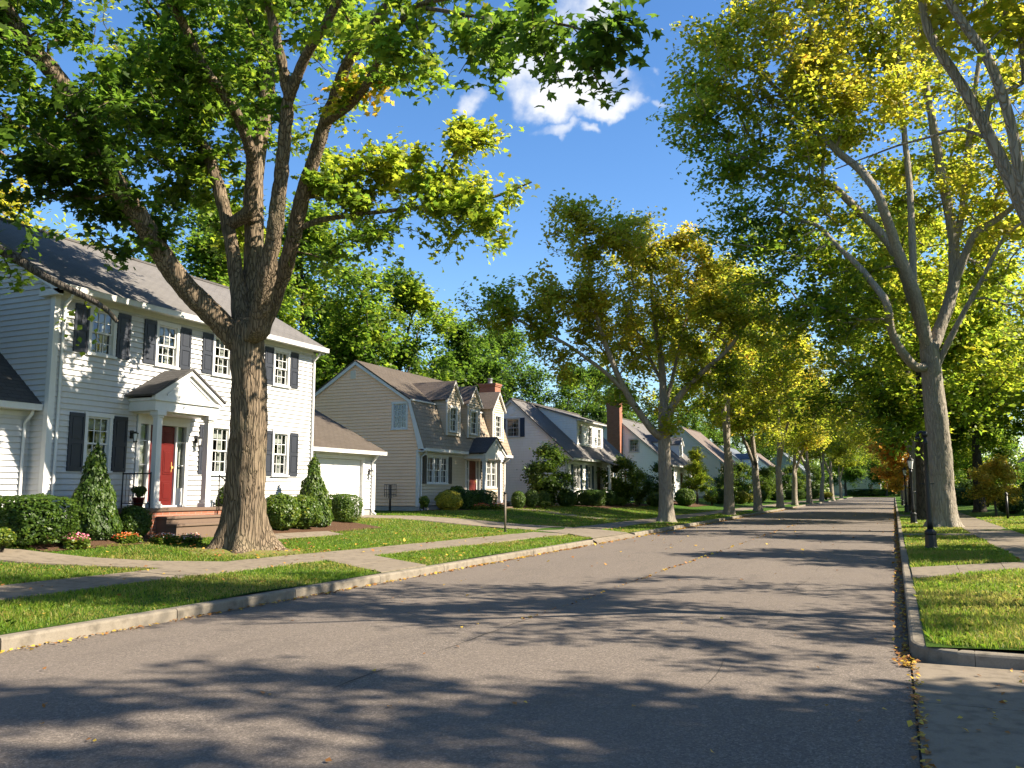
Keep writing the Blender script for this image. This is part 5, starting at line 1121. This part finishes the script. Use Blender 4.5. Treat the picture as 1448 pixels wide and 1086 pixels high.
# ------------------------------------------------------------------ lamps and posts
def ped(x, y, z, h, label, head='hook', group='street lamps'):
    o = thing('street_lamp', (x, y, z), label, 'street lamp', group); m = MB()
    m.lathe((x, y, z-.05), [(.175, 0), (.175, .10), (.15, .13), (.135, .42), (.15, .45), (.15, .50), (.09, .56)], 8, True); m.build('base', 'black_metal', o)
    m = MB(); m.lathe((x, y, z+.50), [(.075, 0), (.068, .2), (.055, h*.45), (.050, h-.80), (.062, h-.78), (.062, h-.72), (.045, h-.70), (.04, h-.50)], 12); m.tube([(x-.20, y, z+h*.56), (x+.16, y, z+h*.56)], .012, 6); m.build('pole', 'black_metal', o)
    m = MB()
    if head == 'hook':
        m.lathe((x, y, z+h-.12), [(.04, 0), (.075, .03), (.085, .09), (.06, .15), (.02, .17)], 10); m.tube([(x, y, z+h-.03), (x-.08, y-.02, z+h+.03), (x-.15, y-.03, z+h+.0), (x-.17, y-.03, z+h-.10)], [.04, .038, .034, .05], 8); m.lathe((x-.17, y-.03, z+h-.17), [(.07, 0), (.06, .06), (.03, .09)], 10); m.build('lamp_arm', 'black_metal', o)
    else:
        m.lathe((x, y, z+h-.10), [(.05, -.04), (.10, 0), (.09, .02)], 8, True); m.lathe((x, y, z+h+.27), [(.16, 0), (.15, .03), (.08, .10), (.03, .13), (.025, .2), (.0, .24)], 8, True)
        for k in range(4): a = k*math.pi/2+.4; m.tube([(x+.085*math.cos(a), y+.085*math.sin(a), z+h-.09), (x+.145*math.cos(a), y+.145*math.sin(a), z+h+.28)], .009, 4)
        l = m.build('lantern', 'black_metal', o); q = MB(); q.lathe((x, y, z+h-.08), [(.075, 0), (.13, .33)], 8, True); q.build('lantern_glass', 'lamp_glass', l)
    return o
ped(.79, 24.2, zr(.79), 2.95, 'nearest black lamp post on the right verge, hooked head before the grey trunk', 'hook')
ped(.74, 42.3, zr(.74), 2.55, 'black lamp post with a pale lantern, second along the right verge', 'lantern')
ped(.72, 64, zr(.72), 2.6, 'third black lamp post along the right verge, beyond the lantern post', 'lantern')
ped(.72, 92, zr(.72), 2.6, 'farthest black lamp post of the right verge', 'lantern')
ped(-9.3, 108, zl(-9.3), 2.6, 'lone lamp post on the left verge near the far end of the street', 'lantern')
o = thing('marker_post', (-12.2, 26.75, zl(-12.2)), 'thin grey-brown metal post standing at the edge of the left lawn beside the driveway', 'post'); x, y, z = o.location
m = MB(); m.tube([(x, y, z-.05), (x, y, z+1.28)], .035, 10); m.build('post', 'post_metal', o); m = MB(); m.lathe((x, y, z+1.28), [(.045, 0), (.045, .05), (.02, .08)], 10); m.build('cap', 'black_metal', o); m = MB(); m.lathe((x, y, z-.02), [(.07, 0), (.07, .03), (.04, .05)], 10); m.build('foot', 'black_metal', o)
o = thing('yard_post', (4.9, 47.1, zr(4.9)), 'short dark post beside the path on the right lawn', 'post'); x, y, z = o.location
m = MB(); m.tube([(x, y, z-.05), (x, y, z+1.12)], .06, 8); m.build('post', 'black_metal', o); m = MB(); m.lathe((x, y, z+1.12), [(.075, 0), (.085, .04), (.06, .10), (.02, .15)], 8, True); m.build('cap', 'black_metal', o)
o = thing('trellis', (-21.2, 33.7, .66), 'dark metal plant trellis against the tan side wall of the gambrel house', 'trellis'); T = fG(33.7); m = MB()
for a in (-21.22, -21.16): m.tube([T.p(a, .55), T.p(a, 1.9)], .022, 6)
for a in (-21.5, -21.39, -21.28, -21.1, -20.99, -20.88): m.tube([T.p(a, 1.25+abs(a+21.19)*.3), T.p(a, 1.92)], .010, 5)
for q in (1.45, 1.68, 1.9): m.tube([T.p(-21.52, q), T.p(-20.86, q)], .010, 5)
m.build('frame', 'black_metal', o)
# ------------------------------------------------------------------ the trees
def base_of(l): p = l[0][2][0]; return [p[0], p[1], p[2]]
T = Tree(MAPLE_LIMBS, MAPLE_CLUMPS, 11, step=.32, bf=.28, tip_r=.0065)
make_tree('maple_tree', (-13.36, 15.2, .27), 'big foreground maple with a thick ridged trunk forking low, in front of the white house', T, 30, .165, 'bark_brown', 'leaf_maple', 'maple', .155, hi=True, barkamp=.045, flare=1.0, along=2, flat=.5)
T = Tree(SHADE_LIMBS, SHADE_CLUMPS, 12, step=.4, bf=.3); b = base_of(SHADE_LIMBS)
make_tree('shade_tree', tuple(b), 'tree standing beyond the left edge, one dark bare branch drooping before the white house roof', T, 26, .19, 'bark_dark', 'leaf_maple', 'quad', .22, hi=True, barkamp=.02)
T = Tree(BIG_LIMBS, BIG_CLUMPS, 13, step=.5, bf=.28, tip_r=.010)
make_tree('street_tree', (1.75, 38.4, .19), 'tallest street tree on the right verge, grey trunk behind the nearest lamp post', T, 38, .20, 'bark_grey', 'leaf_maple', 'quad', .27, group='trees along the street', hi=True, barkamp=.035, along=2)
T = Tree(GOLD_LIMBS, GOLD_CLUMPS, 14, step=.42, bf=.28, tip_r=.009)
make_tree('street_tree', (-9.6, 39.6, .17), 'golden-topped street tree, nearest of the left row beyond the driveway', T, 36, .19, 'bark_grey', 'leaf_maple', 'quad', .23, group='trees along the street', hi=True, barkamp=.02, along=2)
T = Tree(OFF_LIMBS, OFF_CLUMPS, 15, step=.35, bf=.3, tip_r=.007)
make_tree('street_tree', (2.46, 13.03, .19), 'near street tree off the right edge, two mottled limbs leaning into the top right', T, 26, .125, 'bark_grey', 'leaf_maple', 'maple', .19, group='trees along the street', hi=True, barkamp=.02, along=2)

def proto(seed, H, rad, fork, r0, tint, ntip, per, size, bark, shape='dome', nl=6, spread=.42, lean=0.0, leafmat='leaf_maple', step=.55, low=.0):
    l, c = generic_spec(seed, H, rad, fork, r0, tint, ntip, nl=nl, shape=shape, lean=lean, low=low); T = Tree(l, c, seed, step=step, bf=.3, tip_r=.012)
    V, F = T.wood(.5); a = np_mesh('trunk', V, F, smooth=True); a.materials.append(MATS[bark]); V, F, t = T.leaves(per, size, spread, 'quad', along=2); b = np_mesh('crown', V, F, t); b.materials.append(MATS[leafmat]); return a, b
PR = {'A': proto(31, 15.5, 6.6, 3.9, .33, .50, 900, 34, .23, 'bark_grey', low=.27, spread=.28), 'B': proto(32, 14.5, 6.0, 3.4, .30, .54, 850, 34, .23, 'bark_grey', spread=.28, nl=5, lean=.3, low=.27),
      'C': proto(33, 17.0, 6.4, 4.5, .38, .36, 1000, 30, .27, 'bark_dark', spread=.33), 'D': proto(34, 15.0, 5.2, 4.0, .30, .40, 850, 30, .27, 'bark_dark', spread=.33, shape='oval', nl=7),
      'E': proto(35, 13.5, 4.6, 2.5, .26, .30, 800, 32, .27, 'bark_dark', spread=.38, shape='cone', nl=7), 'F': proto(36, 12, 4.8, 4.2, .26, .62, 330, 26, .26, 'bark_grey', shape='oval', nl=8),
      'S': proto(37, 5.2, 2.2, 1.5, .11, .5, 380, 34, .17, 'bark_dark', spread=.2, step=.35, leafmat='leaf_orange'), 'G': proto(38, 3.2, 1.5, .5, .07, .34, 330, 34, .13, 'bark_dark', spread=.15, step=.3, leafmat='leaf_shrub', shape='oval')}
def plant(name, key, x, y, z, sc, rot, label, shift=.5, group=None, cat='tree', sz=None):
    a, b = PR[key]; o = thing(name, (x, y, z), label, cat, group); o.rotation_euler = (0, 0, rot); o.scale = (sc, sc, sz or sc)
    for nm, me in (('trunk', a), ('crown', b)):
        c = bpy.data.objects.new(nm, me); COL.objects.link(c); c.parent = o; c.color = (shift, .5, .5, 1)
    return o
GS = 'trees along the street'
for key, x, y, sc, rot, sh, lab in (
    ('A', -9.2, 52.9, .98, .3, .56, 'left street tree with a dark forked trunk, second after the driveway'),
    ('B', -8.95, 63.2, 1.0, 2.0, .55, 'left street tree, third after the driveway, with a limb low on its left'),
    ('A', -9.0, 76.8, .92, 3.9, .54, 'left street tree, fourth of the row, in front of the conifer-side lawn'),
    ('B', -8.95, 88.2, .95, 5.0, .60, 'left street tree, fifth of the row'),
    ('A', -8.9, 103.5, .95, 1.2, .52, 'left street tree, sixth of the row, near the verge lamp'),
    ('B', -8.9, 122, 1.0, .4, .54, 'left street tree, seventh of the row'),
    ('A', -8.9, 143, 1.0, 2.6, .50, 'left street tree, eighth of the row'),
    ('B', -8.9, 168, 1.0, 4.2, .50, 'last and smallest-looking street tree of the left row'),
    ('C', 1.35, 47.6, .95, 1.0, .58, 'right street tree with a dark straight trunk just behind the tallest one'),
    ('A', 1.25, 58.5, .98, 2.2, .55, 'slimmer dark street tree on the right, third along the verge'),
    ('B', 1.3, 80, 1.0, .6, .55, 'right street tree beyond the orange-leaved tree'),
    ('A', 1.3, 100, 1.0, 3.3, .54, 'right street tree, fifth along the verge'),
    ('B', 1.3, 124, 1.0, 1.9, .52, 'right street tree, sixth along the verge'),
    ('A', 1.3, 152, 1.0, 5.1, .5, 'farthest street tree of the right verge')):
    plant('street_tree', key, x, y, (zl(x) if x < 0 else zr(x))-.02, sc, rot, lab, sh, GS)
GB_ = 'trees behind the houses'
for key, x, y, sc, rot, sh, lab in (
    ('F', -34, 21.5, 1.15, .2, .62, 'sparse pale yellow tree with bare twigs above the white house ridge, far left'),
    ('F', -37, 29, 1.1, 1.4, .58, 'olive-yellow tree behind the white house roof, left of the foreground trunk'),
    ('D', -31, 33, .92, 2.2, .56, 'yellow-green tree rising behind the right end of the white house'),
    ('C', -37, 47, 1.22, 3.0, .58, 'broad tree rising highest behind the gambrel house gable'),
    ('D', -34, 55, 1.16, .8, .56, 'tree with yellow side branches behind the gambrel house chimney'),
    ('E', -33, 64, 1.12, 1.9, .48, 'dark pointed tree between the gambrel house and the shed-dormer cottage'),
    ('C', -34, 73, .98, 4.0, .50, 'dark spreading tree behind the shed-dormer cottage'),
    ('D', -31, 84, .92, 5.2, .46, 'deep green tree behind the brick chimney cottage'),
    ('C', -32, 97, .92, 1.1, .48, 'green tree behind the grey-beige gabled house'),
    ('E', -33, 110, 1.1, .3, .48, 'dark tree between the grey-beige house and the blue-roofed house'),
    ('C', -31, 128, 1.0, 2.9, .5, 'large tree behind the blue-roofed house'),
    ('D', -30, 148, 1.1, 3.6, .5, 'tree behind the brown-roofed white house on the left'),
    ('C', -25, 166, 1.1, .9, .52, 'tree beside the blue-grey house at the far end'),
    ('D', -40, 41, 1.30, .5, .52, 'tall tree far back between the white house and the gambrel house'),
    ('C', -46, 62, 1.05, 2.5, .5, 'tall tree far back above the shed-dormer cottage'),
    ('C', -45, 88, 1.1, 3.4, .5, 'tall tree far back above the brick chimney cottage')):
    plant('background_tree', key, x, y, zl(x), sc, rot, lab, sh-.21, GB_)
for key, x, y, sc, rot, sh, lab in (
    ('D', 11.6, 7.2, .74, 2.9, .58, 'tree beside the right side drive, outside the frame, shading the nearest stretch of road'),
    ('D', 8.2, 24.5, .62, 1.2, .58, 'tree in the right front yards, off the right edge, shading the road by the walkway'),
    ('A', 8.8, 33.5, .60, 2.4, .58, 'tree in the right front yards, off the right edge, shading the road by the driveway'),
    ('C', 4.9, 61.5, .92, .7, .56, 'dark leaning tree on the right lawn beyond the pavement'),
    ('D', 11.5, 66, 1.0, 2.1, .56, 'green tree on the right lawn in front of the grey-white house'),
    ('C', 16.5, 58, 1.0, 1.5, .6, 'yellow-green tree filling the right edge behind the pavement'),
    ('D', 19, 88, 1.1, .4, .54, 'tree behind the grey-white house at the right edge'),
    ('C', 9, 112, 1.0, 3.3, .54, 'tree on the right lawn past the grey-white house'),
    ('D', 10, 140, 1.1, 5.5, .52, 'tree far down the right lawns'),
    ('C', 8, 176, 1.1, 2.7, .52, 'tree at the far right corner of the street end')):
    plant('yard_tree', key, x, y, zr(x), sc, rot, lab, sh, 'trees on the right lawns', sz=1.02 if x == 11.6 else None)
for key, x, y, sc, rot, sh, lab in (
    ('E', -1.5, 213, 1.15, .6, .50, 'tree closing the street end in the middle'), ('E', -10, 209, 1.2, 2.6, .50, 'tree closing the street end on the left'),
    ('C', -24, 214, 1.2, 4.4, .48, 'tree closing the street end farthest left'), ('D', 10, 222, 1.2, 1.6, .52, 'tree closing the street end on the right'),
    ('C', -6, 250, 1.3, 3.6, .5, 'tall tree behind the cream house at the street end')):
    plant('background_tree', key, x, y, .3, sc, rot, lab, sh, 'trees closing the street end')
plant('ornamental_tree', 'S', 1.0, 67.5, .17, 1.3, .5, 'small orange-leaved tree on the right verge beyond the lamp posts', .46)
plant('ornamental_tree', 'S', 4.9, 52, .24, .62, 2.5, 'small rusty orange tree on the right lawn beside the big grey trunk', .28)
plant('large_shrub', 'G', -18.1, 45.4, .72, 1.12, .7, 'large leafy shrub between the gambrel house and the shed-dormer cottage', .52, None, 'shrub')
plant('large_shrub', 'G', -16.4, 54.6, .66, 1.0, 2.2, 'layered yellow-green shrub before the porch of the shed-dormer cottage', .66, None, 'shrub')
plant('large_shrub', 'G', -15.9, 57.0, .64, .72, 4.0, 'lower spreading shrub right of the cottage porch', .62, None, 'shrub')
plant('large_shrub', 'G', -15.6, 61.2, .62, .95, 1.2, 'dark bushy shrub left of the golden street tree trunk', .42, None, 'shrub')
for x, y, sc, rot, sh, lab in ((-14.6, 83.5, 1.15, .4, .60, 'tall leafy bush before the brick chimney cottage, between street trunks'), (-14.9, 93.5, 1.3, 1.9, .56, 'tall leafy bush at the near corner of the grey-beige gabled house'), (-14.2, 106.5, 1.25, 3.0, .64, 'yellow-green bush at the far corner of the grey-beige gabled house'),
    (-14.4, 117.5, 1.4, 4.4, .52, 'dark tall bush at the near corner of the blue-roofed house'), (-13.6, 133, 1.6, 5.2, .62, 'large bush between the blue-roofed and brown-roofed houses'), (-13.0, 158, 1.8, .9, .56, 'large bush past the brown-roofed white house')):
    plant('large_shrub', 'G', x, y, zl(x), sc, rot, lab, sh, 'large bushes on the left lawns', 'shrub')
o = plant('conifer', 'E', -15.0, 71.5, .55, .33, .5, 'small yellow-green conifer right of the golden street tree trunk', .62, None, 'conifer')
def far_wood():
    g = np.random.default_rng(77); B = []
    for n, x0, x1, y0, y1 in ((120, 30, 52, 30, 262), (110, -75, 75, 266, 292), (120, -78, -52, 8, 262)):
        for _ in range(n): B.append((g.uniform(x0, x1), g.uniform(y0, y1), g.uniform(8, 15), g.uniform(3.2, 5.2)))
    C = []; S = []; TI = []
    for x, y, h, r in B:
        m = 420; u = g.normal(size=(m, 3)); u /= np.linalg.norm(u, axis=1)[:, None]; k = g.random(m)**.3
        p = np.array([x, y, h*.5])+u*k[:, None]*np.array([r, r, h*.5]); p += g.normal(size=(m, 3))*.35; C.append(p); S.append(np.full(m, .75)*g.uniform(.6, 1.3, m)); TI.append(g.uniform(.2, .55)+.1*g.normal(size=m))
    C = np.vstack(C); V, Fq, t = leaf_cards(g, C, np.concatenate(S), np.concatenate(TI), 'quad', .2)
    o = link_mesh('far_wood', np_mesh('far_wood', V, Fq, t), 'leaf_maple'); o.color = (.42, .5, .5, 1); tag(o, 'green wood closing the view behind the houses and gardens', 'wood', None, 'stuff')
far_wood()
# shrubs: name, kind, variant, x, y, width, height, label, shift
for nm, kind, v, x, y, w, h, sh, lab, dd in (
    ('hedge', 'box', 0, -15.85, 11.75, 1.55, 1.0, .45, 'wide clipped dark shrub at the left of the white house front', 1.3),
    ('topiary', 'cone', 0, -15.95, 13.35, 1.22, 2.12, .42, 'cone-clipped shrub left of the portico', None),
    ('shrub', 'ball', 0, -15.7, 14.25, .72, .76, .46, 'small round shrub beside the portico step', None),
    ('fern', 'loose', 0, -15.2, 10.75, .6, .55, .62, 'small pale leafy plant at the left edge of the planting bed', None),
    ('flower_clump', 'flower', 0, -15.3, 12.4, .65, .42, .5, 'pink flowers at the foot of the left cone shrub', None),
    ('flower_clump', 'flower', 1, -15.35, 13.75, .55, .34, .5, 'orange flowers below the small round shrub', None),
    ('flower_clump', 'flower', 3, -15.0, 14.5, .6, .36, .5, 'red and orange flowers at the left of the porch steps', None),
    ('flower_clump', 'flower', 2, -14.85, 15.1, .6, .36, .5, 'white and pink flowers nearest the porch steps', None),
    ('shrub', 'ball', 1, -16.2, 17.95, .9, 1.25, .55, 'round shrub under the window right of the portico', None),
    ('shrub', 'ball', 2, -15.6, 19.15, 1.05, 1.02, .60, 'round green shrub just right of the big maple trunk', None),
    ('shrub', 'ball', 0, -15.6, 20.05, 1.15, .98, .60, 'second round shrub right of the maple trunk, against the cone', None),
    ('topiary', 'cone', 1, -15.85, 20.95, 1.25, 2.15, .58, 'sunlit cone-clipped shrub at the right end of the white house', None),
    ('hedge', 'box', 1, -16.3, 23.0, 1.15, .90, .56, 'clipped boxy shrub before the garage door', 1.0),
    ('shrub', 'loose', 1, -19.0, 33.0, .55, .75, .60, 'small leggy plant at the foot of the garage downspout', None),
    ('shrub', 'ball', 1, -18.6, 34.6, 1.25, .92, 1.08, 'round yellow-green shrub at the corner of the gambrel house', None),
    ('hedge', 'box', 0, -18.9, 36.2, 1.7, .98, .48, 'dark clipped hedge under the triple window of the gambrel house', 1.1),
    ('hedge', 'box', 1, -18.6, 37.8, 1.5, .95, .46, 'dark clipped shrub left of the gambrel house porch', 1.1),
    ('flower_clump', 'flower', 1, -17.9, 36.4, .8, .5, .62, 'orange flowers before the dark hedge of the gambrel house', None),
    ('flower_clump', 'flower', 3, -17.8, 38.0, .8, .5, .6, 'rusty flowers near the gambrel house porch', None),
    ('shrub', 'loose', 0, -19.3, 36.6, .9, 1.3, .55, 'tall loose shrub reaching the triple window sill', None),
    ('shrub', 'ball', 2, -17.9, 40.9, .75, .9, .52, 'round shrub right of the gambrel house porch', None),
    ('shrub', 'ball', 0, -17.7, 42.2, .85, .98, .50, 'round shrub under the right window of the gambrel house', None),
    ('shrub', 'ball', 1, -17.6, 43.6, .8, .90, .56, 'round shrub at the right corner of the gambrel house', None),
    ('shrub', 'loose', 1, -17.0, 42.4, .7, .45, .66, 'low pale plant before the round shrubs of the gambrel house', None),
    ('shrub', 'ball', 2, -17.1, 45.9, 1.05, 1.05, .42, 'dark round shrub left of the shed-dormer cottage corner', None),
    ('hedge', 'box', 0, -17.1, 50.0, 1.9, 1.0, .46, 'dark boxy shrub under the front window of the shed-dormer cottage', 1.2),
    ('hedge', 'box', 1, -17.0, 52.0, 1.8, 1.0, .48, 'second boxy shrub along the shed-dormer cottage front', 1.2),
    ('shrub', 'ball', 0, -16.2, 53.4, .9, .6, .60, 'low shrub beside the cottage steps', None),
    ('shrub', 'ball', 1, -15.2, 58.6, 1.3, 1.0, .52, 'round shrub left of the golden tree trunk', None),
    ('shrub', 'ball', 2, -14.9, 66.6, 1.6, 1.35, .55, 'round shrub just right of the golden tree trunk', None),
    ('shrub', 'loose', 1, -14.4, 74.5, 1.6, 1.2, .66, 'bright shrub right of the small conifer', None),
    ('shrub', 'ball', 0, -14.6, 79.4, 1.5, 1.35, .40, 'dark shrub behind the second left street tree', None),
    ('shrub', 'ball', 1, -13.8, 86.0, 1.6, 1.25, .92, 'bright yellow shrub between the second and third left street trees', None),
    ('shrub', 'loose', 0, -13.6, 90.0, 1.9, 1.1, .88, 'golden spreading shrub beside the bright yellow one', None),
    ('shrub', 'ball', 2, -13.8, 98.0, 1.8, 1.4, .56, 'green shrub between the third and fourth left street trees', None),
    ('shrub', 'ball', 0, -13.6, 112, 2.2, 1.6, .46, 'dark shrub before the blue-roofed house', None),
    ('hedge', 'box', 1, -13.4, 126, 4.0, 1.5, .5, 'low hedge before the small blue-roofed house', 1.6),
    ('hedge', 'box', 0, -12.8, 146, 5.0, 1.6, .5, 'hedge before the brown-roofed white house', 1.6),
    ('shrub', 'loose', 1, -9.5, 139, 2.4, 1.3, .95, 'orange-gold bushy mound on the far left verge', None),
    ('hedge', 'box', 0, -4, 214, 12, 1.8, .45, 'dark hedge across the far end of the street', 2.0),
    ('shrub', 'ball', 1, 7.4, 58.0, 1.8, 1.7, .42, 'dark rounded shrub on the right lawn behind the yard post', None),
    ('shrub', 'ball', 2, 5.9, 55.0, 1.5, 1.4, .40, 'dark shrub behind the rusty orange tree', None),
    ('shrub', 'loose', 0, 5.6, 41.5, 1.1, 1.1, .85, 'yellow-tipped shrub at the right edge of the lawn', None),
    ('shrub', 'loose', 1, 7.6, 100.0, 3.2, 2.6, .46, 'dark leafy bush beyond the grey-white house', None),
    ('hedge', 'box', 0, 7.5, 118.0, 7.0, 1.9, .46, 'hedge far down the right lawns', 2.0),
    ('shrub', 'loose', 0, 6.4, 75.0, 2.8, 2.2, .44, 'dark leafy bush between the right lawn trees', None),
    ('shrub', 'ball', 0, 9.4, 72.0, 2.2, 1.9, .44, 'big dark shrub before the grey-white house', None),
    ('hedge', 'box', 1, 6.2, 84.0, 4.0, 1.5, .44, 'dark hedge along the front of the grey-white house', 1.6)):
    z = (zl(x) if x < 0 else zr(x)); cat = {'fern': 'plant', 'flower_clump': 'flowers', 'topiary': 'shrub', 'hedge': 'hedge'}.get(nm, 'shrub')
    shrub(nm, kind, v, x, y, z, w, h, lab, sh, cat, None, random.uniform(-.15, .15) if kind == 'box' else random.uniform(0, 6), dd)
for o in list(SC.objects):
    if o.type == 'EMPTY' and o.get('category') in ('shrub', 'hedge', 'flowers') and not o.get('group'): o['group'] = {'shrub': 'garden shrubs', 'hedge': 'clipped hedges and shrubs', 'flowers': 'flower clumps'}[o['category']]
o = thing('plant_pot', (-16.55, 15.1, 1.22), 'red plant pot on the porch left of the red door', 'plant pot'); m = MB(); m.lathe((-16.55, 15.1, 1.22), [(.09, 0), (.13, .22), (.14, .22), (.14, .26), (.11, .26), (.10, .22)], 12); m.build('pot', 'door_red', o)
fol, st, inn_, pet = shrub_proto('loose', 1); c = bpy.data.objects.new('plant', fol); COL.objects.link(c); c.parent = o; c.location = (0, 0, .2); c.scale = (.42, .42, .36); c.color = (.5, .5, .5, 1)

# ------------------------------------------------------------------ sky, sun, camera
AZ, EL = R(12), R(38)
sun = bpy.data.lights.new('sun', 'SUN'); sun.energy = 5.0; sun.angle = R(.53); sun.color = (1, .89, .72)
so = bpy.data.objects.new('sun', sun); COL.objects.link(so); d = Vector((math.cos(EL)*math.cos(AZ), math.cos(EL)*math.sin(AZ), math.sin(EL))); so.rotation_euler = d.to_track_quat('Z', 'Y').to_euler(); so.location = d*80
w = bpy.data.worlds.new('World'); SC.world = w; w.use_nodes = True; nt = w.node_tree; nt.nodes.clear()
N = lambda t, **k: (lambda nd: [setattr(nd, a, b) for a, b in k.items()] and nd or nd)(nt.nodes.new('ShaderNode'+t))
def MA(op, a, b=0.0, clamp=False):
    nd = N('Math', operation=op); nd.use_clamp = clamp
    for i, v in enumerate((a, b)):
        if hasattr(v, 'links'): nt.links.new(v, nd.inputs[i])
        else: nd.inputs[i].default_value = v
    return nd.outputs[0]
sky = N('TexSky'); sky.sky_type = 'NISHITA'; sky.sun_disc = False; sky.sun_elevation = EL; sky.sun_rotation = math.pi/2-AZ; sky.air_density = 1.0; sky.dust_density = .25; sky.ozone_density = 2.2
hs = N('HueSaturation'); hs.inputs['Hue'].default_value = .505; hs.inputs['Saturation'].default_value = 1.24; nt.links.new(sky.outputs[0], hs.inputs['Color'])
bg = N('Background'); bg.inputs[1].default_value = .074; nt.links.new(hs.outputs[0], bg.inputs[0])
# one cumulus cloud: a patch of the sky round a fixed world direction
CD = Vector(CLOUD_DIR).normalized(); U = CD.cross(Vector((0, 0, 1))).normalized(); Vv = U.cross(CD)
tc = N('TexCoord')
def dot(v):
    nd = N('VectorMath', operation='DOT_PRODUCT'); nt.links.new(tc.outputs['Generated'], nd.inputs[0]); nd.inputs[1].default_value = v; return nd.outputs['Value']
dd = MA('MAXIMUM', dot(CD), .05); u = MA('DIVIDE', dot(U), dd); v = MA('DIVIDE', dot(Vv), dd)
cb = N('CombineXYZ'); nt.links.new(u, cb.inputs[0]); nt.links.new(v, cb.inputs[1])
def wn(scale, det, off):
    mp = N('Mapping'); nt.links.new(cb.outputs[0], mp.inputs[0]); mp.inputs['Location'].default_value = off; nz = N('TexNoise'); nt.links.new(mp.outputs[0], nz.inputs['Vector']); nz.inputs['Scale'].default_value = scale; nz.inputs['Detail'].default_value = det; nz.inputs['Roughness'].default_value = .58; return nz.outputs['Fac']
wp = N('TexNoise'); nt.links.new(cb.outputs[0], wp.inputs['Vector']); wp.inputs['Scale'].default_value = 22; wp.inputs['Detail'].default_value = 6; wsp = N('SeparateColor'); nt.links.new(wp.outputs['Color'], wsp.inputs[0])
n1 = wn(14, 8, (.3, .1, 0)); u = MA('ADD', u, MA('MULTIPLY', MA('SUBTRACT', wsp.outputs[0], .5), .085)); v = MA('ADD', v, MA('MULTIPLY', MA('SUBTRACT', wsp.outputs[1], .5), .075)); n2 = wn(9, 6, (1.3, 2.1, .4)); shape = None
K = 1/1130.
for ex_, ey_, a_, b_, pw in ((15, -18, 100, 38, 1), (60, -38, 55, 18, .8), (-45, 30, 62, 60, .75), (-10, 10, 70, 45, .8), (30, 72, 55, 40, .72), (-112, -28, 24, 22, .62), (-2, -58, 40, 12, .6), (130, -42, 26, 10, .45), (40, -64, 22, 9, .55), (-150, 60, 14, 8, .3), (112, 8, 9, 7, .35)):
    p = MA('DIVIDE', MA('SUBTRACT', u, ex_*K), a_*K); q = MA('DIVIDE', MA('SUBTRACT', v, ey_*K), b_*K); r2 = MA('ADD', MA('MULTIPLY', p, p), MA('MULTIPLY', q, q)); e = MA('MULTIPLY', MA('SUBTRACT', 1, r2, True), pw); shape = e if shape is None else MA('MAXIMUM', shape, e)
den = MA('ADD', MA('MULTIPLY', shape, 1.35), MA('MULTIPLY', MA('SUBTRACT', n1, .50), 1.9)); mr = N('MapRange'); mr.interpolation_type = 'SMOOTHSTEP'; nt.links.new(MA('MULTIPLY', den, MA('GREATER_THAN', shape, .0)), mr.inputs[0]); mr.inputs[1].default_value = .04; mr.inputs[2].default_value = 1.25
vis = MA('MULTIPLY', mr.outputs[0], MA('MULTIPLY', shape, 3.0, True)); front = MA('GREATER_THAN', dot(CD), .3)
cr = N('ValToRGB'); nt.links.new(MA('ADD', MA('MULTIPLY', den, .6), MA('MULTIPLY', n2, .45)), cr.inputs[0]); cr.color_ramp.elements[0].position = .25; cr.color_ramp.elements[0].color = (.56, .66, .82, 1); cr.color_ramp.elements[1].position = .85; cr.color_ramp.elements[1].color = (.95, .95, .96, 1)
bc = N('Background'); nt.links.new(cr.outputs[0], bc.inputs[0]); bc.inputs[1].default_value = .37
mx = N('MixShader'); nt.links.new(MA('MULTIPLY', MA('MULTIPLY', vis, front), .97), mx.inputs[0]); nt.links.new(bg.outputs[0], mx.inputs[1]); nt.links.new(bc.outputs[0], mx.inputs[2]); wo = N('OutputWorld'); nt.links.new(mx.outputs[0], wo.inputs[0])

cam = bpy.data.cameras.new('camera'); co = bpy.data.objects.new('camera', cam); COL.objects.link(co); cam.sensor_width = 36; cam.lens = 36*1200/1448; cam.clip_end = 6000; cam.clip_start = .05
co.location = (0, 0, 1.65); co.rotation_euler = (R(90)+CAM_PITCH, 0, CAM_YAW); SC.camera = co
SC.view_settings.view_transform = 'Standard'; SC.view_settings.look = 'None'; SC.view_settings.exposure = 1.68; SC.view_settings.gamma = 1; SC.view_settings.use_curve_mapping = False
SC.cycles.max_bounces = 8; SC.cycles.transparent_max_bounces = 12; SC.cycles.transmission_bounces = 4; SC.cycles.diffuse_bounces = 4; SC.cycles.glossy_bounces = 3; SC.cycles.caustics_reflective = False; SC.cycles.caustics_refractive = False; SC.cycles.use_denoising = True
